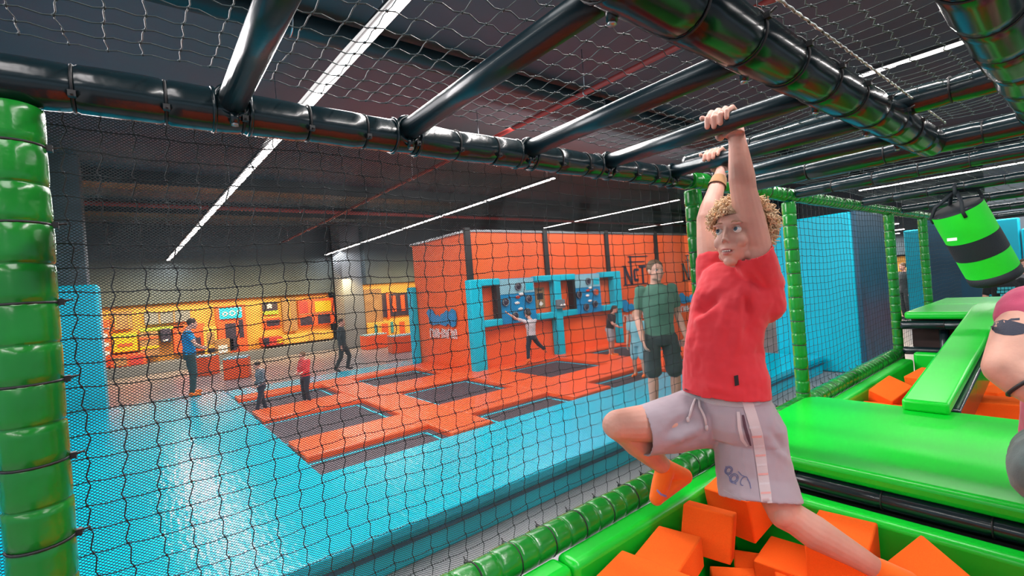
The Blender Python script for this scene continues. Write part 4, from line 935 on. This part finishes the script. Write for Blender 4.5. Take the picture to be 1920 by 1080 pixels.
# two in the lit doorway
b0 = at(1664, 560, d=13.5); b0.z = 0; yw = toward(b0, 60)
person('person in a grey top standing in the lit doorway at the right', joints(b0, 1.68, yw, head=(.05, 0, .91)), .98, cloth('mid_grey_cloth', (.22, .24, .28)), DGREY, (DGREY, True), HAIR_D, V((math.cos(yw), math.sin(yw), -.2)), voxel=.014, sleeve=1.6, legs=1.9, open_face=False, lowname='trousers')
b0 = at(1698, 560, d=14.5); b0.z = 0; yw = toward(b0, -60)
person('person in dark clothes standing behind the green post in the lit doorway', joints(b0, 1.75, yw), 1.0, DGREY, DGREY, (DGREY, True), HAIR_B, V((math.cos(yw), math.sin(yw), 0)), voxel=.014, sleeve=1.9, legs=1.9, open_face=False, lowname='trousers')

# ---------------------------------------------------------------- the hanging boy
def grip(vol, c, bd, up, fr, W, s=1.0, thumb=1, tight=1.0):
    """hand closed over a bar: c bar point, bd bar direction toward the thumb, fr side where the fingertips show"""
    c = V(c); bd = V(bd).normalized(); up = V(up); fr = V(fr); R0 = .029; ra = R0+.0078*s
    q = lambda o, a, r: c+bd*o+(fr*math.cos(math.radians(a))+up*math.sin(math.radians(a)))*r
    fr_ = [.0088, .0090, .0086, .0076]
    for k, o in enumerate((.0295, .0100, -.0095, -.0280)):
        o *= s; r = fr_[k]*s; L = (1, 1.08, 1.02, .85)[k]
        a0 = 142; kn = q(o, a0, ra+.010*s); p1 = q(o*1.02, 90+6*(k-1.5), ra+.007*s); p2 = q(o*1.04, 90-58*L*tight, ra+.002); p3 = q(o*1.05, 90-98*L*tight, ra)
        vol.limb([(kn, r*1.12), (p1, r*1.08), (p2, r), (p3, r*.92)])
        vol.ell(p1, (r*1.17,)*3, None, 12, 8)
    pk = q(0, 148, ra+.006*s); pm = q(-.004*s, 192, ra+.008*s); lo = q(-.020*s, 232, ra+.012*s)
    nrm = lambda a: (fr*math.cos(math.radians(a))+up*math.sin(math.radians(a)))
    vol.loft([(q(0, 128, ra+.006*s), bd*.034*s, nrm(128)*.009*s), (pk, bd*.038*s, nrm(148)*.011*s), (pm, bd*.038*s, nrm(192)*.013*s), (lo, bd*.030*s, nrm(225)*.015*s), (V(W), bd*.024*s, nrm(195)*.017*s)], 20)
    t0 = q(.030*s, 215, ra+.010*s); t1 = q(.046*s, 172, ra+.009*s); t2 = q(.060*s, 128, ra+.008*s); t3 = q(.068*s, 100, ra+.006*s)
    vol.limb([(t0, .013*s), (t1, .0115*s), (t2, .0100*s), (t3, .0085*s)])
    return fr_

hdv = (at(1400, 445, d=1) - CAM).normalized()
kid = thing('person', 'curly blond boy in a red T-shirt hanging from the ladder rungs by both hands', 'person', at(1385, 770, d=1.68))
b = Vol()
th = math.radians(40); Fh = (-hdv*math.cos(th) - RT*math.sin(th) + UP*.10).normalized(); Uh = (UP*1.0 - RT*.02 + hdv*.05).normalized()
HS = 1.0
hc = at(1363, 432, d=1.565) - Fh*.080*HS - Uh*.008*HS
PK, RK, SK, FK, UK = head(b, hc, Fh, Uh, HS, nose=.84, cheek=.92, ridge=.6)
K = dict(shL=at(1419, 480, d=1.575), elL=at(1394, 358, d=1.555), wrL=at(1381, 254, d=1.535), shR=at(1336, 512, d=1.79), elR=at(1326, 412, d=1.86), wrR=at(1350, 330, d=1.955),
         neck=at(1385, 500, d=1.68), chest=at(1385, 585, d=1.69), pelvis=at(1376, 765, d=1.68), hipL=at(1408, 800, d=1.64), hipR=at(1340, 785, d=1.74),
         knL=at(1472, 962, d=1.56), anL=at(1650, 1070, d=1.50), knR=at(1160, 797, d=1.66), anR=at(1248, 878, d=1.85))
Fb = (-RT*.72 - FW*.69).normalized(); Lb = (RT*.69 - FW*.72).normalized(); Ub = UP
b.limb([(hc - UK*.06 - FK*.012, .050), (K['neck'], .054)])
b.loft([(K['pelvis']-Ub*.07, Lb*.11, Fb*.085), (K['pelvis'], Lb*.115, Fb*.088), (at(1362, 690, d=1.68), Lb*.105, Fb*.08), (at(1362, 640, d=1.68), Lb*.10, Fb*.08), (K['chest'], Lb*.118, Fb*.088), (K['chest'].lerp(K['neck'], .6), Lb*.125, Fb*.08), (K['neck']-Ub*.0, Lb*.06, Fb*.05)])
for q in 'LR':
    sh, el, wr = K['sh'+q], K['el'+q], K['wr'+q]
    k = 1.0 if q == 'L' else 1.0
    b.limb([(sh, .050), (sh.lerp(el, .28), .050*k), (sh.lerp(el, .62), .046*k), (el, .040*k), (el.lerp(wr, .25), .0405*k), (el.lerp(wr, .6), .033*k), (wr, .0245*k), (wr.lerp(el, -.12), .023)])
b.limb([(K['shL'], .050), (K['chest']+Lb*.075+Ub*.05, .05)]); b.limb([(K['shR'], .05), (K['chest']-Lb*.075+Ub*.04, .05)])
barL = V((-.742, 1.50, RZ)); barR = V((-1.008, 1.95, RZ))
grip(b, barL, (-1, 0, 0), (0, 0, 1), (0, -1, 0), K['wrL'], 1.06)
grip(b, barR, (-1, 0, 0), (0, 0, 1), (0, -1, 0), K['wrR'], 1.0, tight=.82)
# legs
hi, kn, an = K['hipL'], K['knL'], K['anL']
b.limb([(hi, .074), (hi.lerp(kn, .5), .064), (kn.lerp(hi, .12), .058), (kn, .054), (kn.lerp(an, .12), .050), (kn.lerp(an, .32)-UP*.004, .054), (kn.lerp(an, .7), .040), (an, .031)])
b.ell(kn-RT*.018+UP*.004-FW*.02, (.036, .036, .040))
toL = at(1735, 1105, d=1.42); b.limb([(an, .034), (toL, .028)])
hi, kn, an = K['hipR'], K['knR'], K['anR']
b.limb([(hi, .085), (hi.lerp(kn, .5), .075), (kn.lerp(hi, .12), .060), (kn, .054), (kn.lerp(an, .14)+UP*.004, .052), (kn.lerp(an, .36)+RT*.006, .056), (kn.lerp(an, .7), .042), (an, .030)])
b.ell(kn-RT*.012, (.046, .046, .046))
heelR = at(1283, 893, d=1.90); toR = at(1231, 934, d=1.80)
b.limb([(an, .032), (heelR, .028)]); b.limb([(an, .033), (toR, .024)])
body = b.grow('body', SKIN_K, kid, .0026, 5, sockets(PK, RK, HS, .011))
gaze = (Fh*1.0 - RT*.35 + UP*.22).normalized()
face_parts(kid, PK, RK, SK, FK, UK, HS, gaze)
# finger nails on the near hand
for k, o in enumerate((.0295, .0100, -.0095)):
    pass
# red T-shirt
sh = Vol()
def ring(px, py, d, a, f_, tl=0.0): return (at(px, py, d=d), Lb*a + Ub*tl*a, Fb*f_)
sh.loft([ring(1359, 738, 1.68, .150, .118), ring(1358, 700, 1.68, .148, .120), ring(1352, 655, 1.68, .128, .118), ring(1360, 610, 1.68, .130, .118), ring(1376, 566, 1.68, .146, .118),
         ring(1386, 530, 1.68, .146, .104), ring(1388, 506, 1.68, .128, .082), ring(1388, 492, 1.68, .085, .062)], 36)
slL = at(1410, 468, d=1.565); slR = at(1333, 482, d=1.81); cL = at(1421, 502, d=1.59)
cv = (slL-cL).cross(FW).normalized(); cw = (slL-cL).cross(cv).normalized()
sh.limb([(K['chest']+Lb*.085+Ub*.03, .068), (cL-(slL-cL)*.5, .060)]); sh.loft([(cL-(slL-cL)*1.2, cv*.060, cw*.062), (cL, cv*.064, cw*.066), (slL, cv*.062, cw*.062)], 28)
sh.limb([(K['chest']-Lb*.080+Ub*.03, .066), (K['shR'], .058), (K['shR'].lerp(slR, .7), .054)])
# back fold that bulges behind the shoulder blade and the loose fold at the waist
sh.limb([(at(1428, 500, d=1.66), .055), (at(1428, 555, d=1.70), .058), (at(1400, 610, d=1.70), .05)])
sh.limb([(at(1392, 650, d=1.66), .045), (at(1412, 688, d=1.65), .034)])
sh.limb([(at(1330, 560, d=1.70), .055), (at(1318, 640, d=1.68), .058), (at(1322, 700, d=1.67), .055)])
armax = (slL-cL).normalized()
def fold_line(P, a, b_, amp, wid):
    """crease running from a to b: ridge profile"""
    a = np.array(a); b_ = np.array(b_); d = b_-a; L = np.linalg.norm(d); d = d/L; r = P-a; t = r @ d
    dist = np.linalg.norm(r-np.outer(t, d), axis=1); amp = amp*1.8; e = np.clip(np.minimum(t, L-t)/(L*.3), 0, 1)
    return amp*e*np.exp(-(dist/wid)**2)
FOLDS = [((1388, 486, 1.55), (1330, 520, 1.66), .006, .008), ((1402, 505, 1.54), (1440, 560, 1.58), -.007, .010), ((1392, 500, 1.54), (1402, 600, 1.56), -.008, .008), ((1410, 640, 1.58), (1380, 720, 1.58), .006, .009), ((1392, 488, 1.55), (1375, 700, 1.58), .010, .012), ((1385, 490, 1.56), (1345, 640, 1.58), .007, .012), ((1380, 488, 1.58), (1312, 560, 1.64), .009, .013), ((1398, 500, 1.55), (1420, 650, 1.60), .010, .014),
         ((1296, 592, 1.66), (1350, 545, 1.60), -.019, .015), ((1290, 612, 1.66), (1352, 575, 1.60), .007, .014), ((1298, 640, 1.64), (1350, 700, 1.60), .004, .010), ((1310, 700, 1.64), (1330, 640, 1.62), -.005, .010), ((1385, 560, 1.57), (1400, 640, 1.58), -.010, .014), ((1290, 720, 1.62), (1400, 735, 1.56), .004, .01), ((1395, 600, 1.57), (1430, 680, 1.62), .009, .010), ((1405, 700, 1.58), (1434, 690, 1.64), -.010, .008)]
def wrinkle(folds, amp, sc, seed):
    fl = [(at(a[0], a[1], d=a[2]), at(c[0], c[1], d=c[2]), am, wd) for a, c, am, wd in folds]
    def f(co, no):
        k = np.array([noise.noise(V((p[0]*sc, p[1]*sc, p[2]*sc*.5))+V((seed, 0, 0)))+.4*noise.noise(V(p)*sc*2.7) for p in co])*amp
        for a, c, am, wd in fl: k = k + fold_line(co, a, c, am, wd*1.6)
        return co+no*k[:, None]
    return f
RED = cloth('red_tee_cloth', (.72, .045, .06), .05, 500, .12); GREYK = cloth('grey_jersey', (.40, .33, .375), .06, 700, .25)
hemc = at(1359, 738, d=1.68)
def cut_shirt(p, n_):
    if (p-slL).dot(armax) > -.008 and n_.dot(armax) > .5: return True
    if (p-hemc).dot(Ub) < .004 and n_.dot(-Ub) > .6: return True
    return False
shirt = sh.grow('shirt', RED, kid, .0042, 3, wrinkle(FOLDS, .0045, 17, 3), cut_shirt, .003)
# shorts
so = Vol()
so.loft([ring(1366, 733, 1.68, .138, .108), ring(1367, 745, 1.68, .137, .108), ring(1372, 765, 1.68, .146, .122), ring(1380, 792, 1.68, .158, .134), ring(1388, 815, 1.68, .150, .130)], 36)
hL = at(1425, 936, d=1.585); hR = at(1203, 808, d=1.68)
aL = (hL-at(1415, 800, d=1.65)).normalized(); aR = (hR-at(1345, 785, d=1.73)).normalized()
def ringn(c, ax, a, f_, ref): u = (V(ref)-ax*V(ref).dot(ax)).normalized(); return (c, u*a, ax.cross(u)*f_)
so.loft([ringn(at(1405, 795, d=1.66), aL, .114, .105, RT), ringn(at(1408, 850, d=1.64), aL, .121, .108, RT), ringn(at(1416, 895, d=1.62), aL, .128, .108, RT), ringn(hL-aL*.006, aL, .133, .108, RT), ringn(hL, aL, .132, .107, RT)], 32)
so.loft([ringn(at(1350, 780, d=1.73), aR, .112, .105, UP), ringn(at(1300, 785, d=1.71), aR, .108, .10, UP), ringn(at(1250, 797, d=1.70), aR, .098, .09, UP), ringn(hR, aR, .088, .082, UP)], 32)
SF = [((1360, 765, 1.56), (1352, 800, 1.55), -.003, .006), ((1440, 760, 1.54), (1448, 800, 1.52), -.004, .007), ((1430, 850, 1.5), (1485, 880, 1.52), .005, .009), ((1330, 745, 1.58), (1215, 775, 1.62), .006, .012), ((1310, 770, 1.6), (1240, 822, 1.62), -.008, .012), ((1335, 770, 1.58), (1290, 800, 1.6), -.008, .010), ((1325, 800, 1.6), (1250, 830, 1.62), .007, .012), ((1350, 780, 1.55), (1420, 900, 1.5), .006, .016), ((1445, 800, 1.52), (1480, 850, 1.55), -.006, .010), ((1440, 830, 1.52), (1490, 870, 1.55), .006, .010), ((1345, 820, 1.56), (1380, 920, 1.52), -.006, .02)]
def cut_so(p, n_):
    if (p-hL).dot(aL) > -.006 and n_.dot(aL) > .7: return True
    if (p-hR).dot(aR) > -.006 and n_.dot(aR) > .7: return True
    return False
shorts = so.grow('shorts', GREYK, kid, .0045, 3, wrinkle(SF, .0035, 15, 9), cut_so, .003)

def bvh_of(o):
    bpy.context.view_layer.update(); me = o.data; mw = o.matrix_world
    return BVHTree.FromPolygons([mw @ v.co for v in me.vertices], [tuple(p.vertices) for p in me.polygons])
def strip(name, bv, rows, m, parent, off=.0016, thick=.0012, sub=4):
    """band of cloth lying on a garment: rows of (x0, y0, x1, y1) across it"""
    R_ = []
    for i in range(len(rows)-1):
        for k in range(sub): R_.append([rows[i][j]+(rows[i+1][j]-rows[i][j])*k/sub for j in range(4)])
    R_.append(list(rows[-1])); n = 5; grid = []
    last = None
    for r in R_:
        row = []
        for j in range(n):
            x = r[0]+(r[2]-r[0])*j/(n-1); y = r[1]+(r[3]-r[1])*j/(n-1); d = (at(x, y, d=1)-CAM).normalized(); h = bv.ray_cast(CAM, d)
            if h[0] is None:
                h = (last if last is not None else CAM+d*1.6, None)
            p = h[0]; last = p; row.append(p - d*off)
        grid.append(row)
    mb = MB(); vs = [p for row in grid for p in row]; N = len(vs); fs = []
    dd = (vs[0]-CAM).normalized()*thick
    for i in range(len(grid)-1):
        for j in range(n-1): a = i*n+j; fs.append((a, a+1, a+n+1, a+n)); fs.append((a+N, a+n+N, a+n+1+N, a+1+N))
    mb.add(vs+[p+dd for p in vs], fs, True); return mb.build(name, m, parent)
bs = bvh_of(shorts); bt = bvh_of(shirt)
STRIPE = cloth('pale_stripe_cloth', (.60, .50, .52), .10, 500, .25); WAIST = cloth('waistband_cloth', (.44, .40, .43), .06, 300, .5)
strip('waistband', bs, [(1283, 728, 1281, 739), (1310, 737, 1307, 750), (1345, 744, 1342, 760), (1385, 747, 1384, 764), (1420, 743, 1422, 760), (1445, 728, 1450, 744)], WAIST, shorts, .0022)
strip('side_stripe', bs, [(1390, 748, 1409, 746), (1398, 775, 1418, 772), (1410, 815, 1430, 812), (1415, 850, 1436, 848), (1420, 885, 1440, 884), (1425, 925, 1446, 924), (1430, 957, 1449, 956)], STRIPE, shorts, .0026)
for k in range(9):
    y = 800+k*17.5; x = 1408+k*2.5+(0 if k > 2 else 2*k-4); strip('stripe_bar', bs, [(x+1, y, x+20, y-1), (x+1, y+4, x+20, y+3)], cloth('stripe_bar_%d' % k, (.72, .36, .34) if k % 2 else (.62, .55, .58)), shorts, .0034, sub=1)
strip('pocket_edge', bs, [(1381, 772, 1387, 772), (1383, 800, 1390, 800), (1388, 825, 1395, 824), (1399, 838, 1403, 836)], STRIPE, shorts, .0026)
strip('pocket_slit_shade', bs, [(1391, 778, 1395, 778), (1394, 800, 1400, 800), (1400, 822, 1406, 821), (1406, 836, 1409, 836)], cloth('pocket_shadow', (.10, .05, .07)), shorts, .0020)  # dark strip puts the shade inside the pocket opening into colour
strip('hem_seam', bs, [(1346, 912, 1347, 914), (1390, 936, 1391, 938), (1435, 950, 1435, 952), (1497, 942, 1497, 944)], WAIST, shorts, .0016)
PRINT = cloth('blue_print', (.16, .17, .32))
def glyph(pts, w_=2.2):
    for a, c in zip(pts, pts[1:]):
        dx, dy = c[0]-a[0], c[1]-a[1]; L = math.hypot(dx, dy) or 1; nx, ny = -dy/L*w_/2, dx/L*w_/2
        yield (a[0]-nx, a[1]-ny, a[0]+nx, a[1]+ny), (c[0]-nx, c[1]-ny, c[0]+nx, c[1]+ny)
def glyphs(name, shapes, w_=2.2):
    for sh_ in shapes:
        rows = []
        for r0, r1 in glyph(sh_, w_): rows += [r0, r1]
        strip(name, bs, rows, PRINT, shorts, .0016, sub=1)
circ = lambda cx, cy, rx, ry, a0=0, a1=360, n=14, rot=30: [(cx+rx*math.cos(math.radians(a0+(a1-a0)*i/n))*math.cos(math.radians(rot))-ry*math.sin(math.radians(a0+(a1-a0)*i/n))*math.sin(math.radians(rot)), cy+rx*math.cos(math.radians(a0+(a1-a0)*i/n))*math.sin(math.radians(rot))+ry*math.sin(math.radians(a0+(a1-a0)*i/n))*math.cos(math.radians(rot))) for i in range(n+1)]
glyphs('printed_figure', [circ(1366, 882, 7, 8), circ(1376, 897, 8, 9), [(1361, 874), (1361, 884), (1366, 893), (1372, 904), (1381, 908)], circ(1395, 902, 6, 9, 60, 330), [(1402, 898), (1406, 906), (1408, 916)], [(1384, 884), (1390, 891), (1396, 893)], circ(1366, 882, 4.5, 5.5), circ(1376, 897, 5, 6)], 1.7)
# draw cords, label tag, wristband
for k, pts in enumerate([[(1304, 748), (1298, 762), (1294, 776), (1290, 787)], [(1311, 750), (1312, 763), (1318, 775), (1322, 785), (1325, 802)]]):
    P3 = []
    for x, y in pts:
        d = (at(x, y, d=1)-CAM).normalized(); h = bs.ray_cast(CAM, d)[0] or CAM+d*1.58; P3.append(h-d*.006)
    MB().tube(P3, .0042, 8).ell(P3[-1], (.006, .006, .010)).build('draw_cord', STRIPE, shorts)
strip('label_tag', bt, [(1376, 705, 1384, 703), (1378, 724, 1386, 722)], 'black', shirt, .003, .002)
w0 = K['wrR'].lerp(K['elR'], .06); w1 = K['wrR'].lerp(K['elR'], .26)
MB().lathe(w0, w1, [(0, .029), (.002, .0295), ((w1-w0).length, .036)], 26, caps=False).build('wristband', cloth('tan_band', (.42, .22, .10)), kid)
MB().box(at(1363, 322, d=1.905), (.010, .012, .006)).build('band_clip', 'teal', kid)
# socks
SOCK = cloth('neon_orange_sock', (1.0, .17, .015), .05, 400, .3)
v = Vol(); v.limb([(an.lerp(kn, .06), .0345), (an, .0355), (heelR, .032)]); v.limb([(an, .037), (an.lerp(toR, .55), .034), (toR, .0275)]); v.limb([(heelR, .031), (toR, .026)])
sock = v.grow('sock', SOCK, kid, .004, 3)
bk = bvh_of(sock); strip('sock_stripe', bk, [(1232, 917, 1231, 921), (1240, 925, 1239, 929), (1250, 929, 1250, 933)], cloth('lilac_print', (.30, .25, .55)), sock, .001)
anl = K['anL']; v = Vol(); v.limb([(anl.lerp(K['knL'], .04), .0345), (anl, .037), (toL, .031)]); v.limb([(anl, .036), (anl-UP*.03+RT*.0, .034), (toL-UP*.01, .03)]); v.grow('sock', SOCK, kid, .004, 3)
# ears are part of the body; curly hair: a lumpy cap with many small curls
hp = Vol(); hp.ell(PK(0, -.014, .030), (.080*HS, .098*HS, .092*HS), RK, 30, 20); hp.ell(PK(0, -.06, -.02), (.066, .052, .06), RK, 20, 14)
def hairline(p):
    a = p-hc; f_, u_, s_ = a.dot(FK), a.dot(UK), abs(a.dot(SK))
    if f_ > .03: return u_ > .062-.10*max(0, s_-.045)
    if f_ > -.015: return u_ > .035
    return u_ > -.075+.4*max(0, f_+.05)
capo = hp.grow('hair', HAIR_Y2, kid, .005, 2, lambda co, no: co+no*(np.array([noise.noise(V(p)*45) for p in co])*.006)[:, None], cut=lambda p, n_: not hairline(p))
def segd(p, a, c):
    d = c-a; t = max(0, min(1, (p-a).dot(d)/d.length_squared)); return (p-a-d*t).length
rng = random.Random(5); mb = MB(); cnt = 0
while cnt < 1500:
    z = rng.uniform(-1, 1); a = rng.uniform(0, 2*PI); r = math.sqrt(1-z*z); dn = SK*(r*math.cos(a))+FK*(r*math.sin(a))+UK*z
    p = PK(0, -.014, .030)+SK*(r*math.cos(a)*.081)+FK*(r*math.sin(a)*.099)+UK*(z*.093)
    if not hairline(p): continue
    if min(segd(p, K['elL'], K['shL']), segd(p, K['elR'], K['shR'])) < .060: continue
    cnt += 1
    front = (p-hc).dot(FK) > .02
    g_ = (dn+V((rng.uniform(-.7, .7), rng.uniform(-.7, .7), rng.uniform(-.7, .4)))+(FK*.5-UK*.6 if front else UK*-.25)).normalized()
    L = rng.uniform(.022, .042); u = g_.orthogonal().normalized(); w_ = g_.cross(u); ph = rng.uniform(0, 6.28); R2 = rng.uniform(.0035, .0065); tw = rng.uniform(1.2, 2.2)*rng.choice((-1, 1))
    pts = [p+g_*(L*t)+(u*math.cos(ph+tw*6.28*t)+w_*math.sin(ph+tw*6.28*t))*R2*min(1, t*4+.2) for t in [i/9 for i in range(10)]]
    mb.tube(pts, [.0022, .0026, .0027, .0027, .0026, .0025, .0023, .002, .0016, .0008], 5)
curls = mb.build('curls', HAIR_Y, capo)

# ---------------------------------------------------------------- the man in pink at the right edge
PINK = cloth('pink_cloth', (.55, .085, .17), .08, 300, .2)
man = thing('person', 'person in a pink T-shirt with a dark arm tattoo at the right edge', 'person', at(2020, 860, d=1.5))
v = Vol(); m_ = dict(shR=at(1938, 585, d=1.36), elR=at(1887, 690, d=1.30), wrR=at(1975, 760, d=1.22), shL=at(2190, 600, d=1.55), elL=at(2260, 740, d=1.5), wrL=at(2200, 860, d=1.35), neck=at(2060, 545, d=1.47), chest=at(2060, 660, d=1.5), pelvis=at(2040, 860, d=1.55))
Fm = (-FW-RT*.1).normalized(); Lm = RT
hm = at(2050, 450, d=1.42); Pm2, R2_, S2, F2, U2 = head(v, hm, -FW-RT*.5, UP, 1.05)
v.limb([(hm-UP*.06, .055), (m_['neck'], .062)])
v.loft([(m_['pelvis'], Lm*.17, Fm*.12), (m_['chest'], Lm*.18, Fm*.13), (m_['neck'], Lm*.07, Fm*.06)])
for q in 'LR': v.limb([(m_['sh'+q], .066), (m_['sh'+q].lerp(m_['el'+q], .5), .064), (m_['el'+q], .052), (m_['el'+q].lerp(m_['wr'+q], .35), .050), (m_['wr'+q], .031)]); hand(v, m_['wr'+q], (m_['wr'+q]-m_['el'+q]), -UP, 1.0, 1, .6)
hips = [at(1985, 860, d=1.45), at(2120, 870, d=1.5)]; knee = [at(1990, 900, d=1.15), at(2180, 980, d=1.2)]; ank = [at(2010, 1130, d=1.22), at(2160, 1190, d=1.25)]
for h_, k_, a_ in zip(hips, knee, ank): v.limb([(h_, .088), (k_, .060), (k_.lerp(a_, .3), .062), (a_, .04), (a_-FW*.12, .03)])
mb_ = v.grow('body', SKIN, man, .0055, 3)
v = Vol(); v.loft([(m_['pelvis'], Lm*.185, Fm*.14), (m_['chest'], Lm*.20, Fm*.15), (m_['chest'].lerp(m_['neck'], .6), Lm*.19, Fm*.12), (m_['neck']-UP*.01, Lm*.075, Fm*.065)])
for q in 'LR': v.limb([(m_['chest'].lerp(m_['sh'+q], .7), .085), (m_['sh'+q], .080), (m_['sh'+q].lerp(m_['el'+q], .10), .077)])
v.grow('shirt', PINK, man, .007, 3, wrinkle([], .006, 14, 2))
v = Vol(); v.loft([(m_['pelvis']+UP*.03, Lm*.18, Fm*.14), (m_['pelvis']-UP*.1, Lm*.18, Fm*.14)])
for h_, k_ in zip(hips, knee): v.limb([(h_, .105), (h_.lerp(k_, .8), .10)])
v.grow('shorts', cloth('grey_green_cloth', (.10, .14, .14)), man, .008, 3, wrinkle([], .006, 14, 4))
v = Vol(); v.ell(Pm2(0, -.02, .04), (.082, .098, .09), R2_); v.grow('hair', HAIR_B, man, .008, 1, cut=lambda p, n_: (p-hm).dot(F2) > .05 and (p-hm).dot(U2) < .07)
face_parts(man, Pm2, R2_, S2, F2, U2, 1.05, F2)
bm_ = bvh_of(mb_)
TAT = cloth('tattoo_ink', (.045, .05, .075))
strip('tattoo', bm_, [(1857, 612, 1858, 616), (1866, 603, 1866, 624), (1880, 599, 1882, 628), (1900, 602, 1900, 629), (1919, 607, 1919, 626), (1925, 612, 1925, 618)], TAT, mb_, .0010, .0008)
strip('tattoo', bm_, [(1884, 603, 1884, 604), (1896, 597, 1897, 601), (1912, 596, 1912, 600)], TAT, mb_, .0010, .0008)
wv = (m_['wrR']-m_['elR']).normalized(); wp = m_['elR'].lerp(m_['wrR'], .45)
MB().torus(wp, wv, .049, .005, 26, 6).build('cord_bracelet', 'black', man)
MB().lathe(m_['wrR']-wv*.03, m_['wrR'], [(0, .037), (.004, .040), (.026, .038), (.03, .034)], 24, caps=False).build('watch_strap', 'black', man)
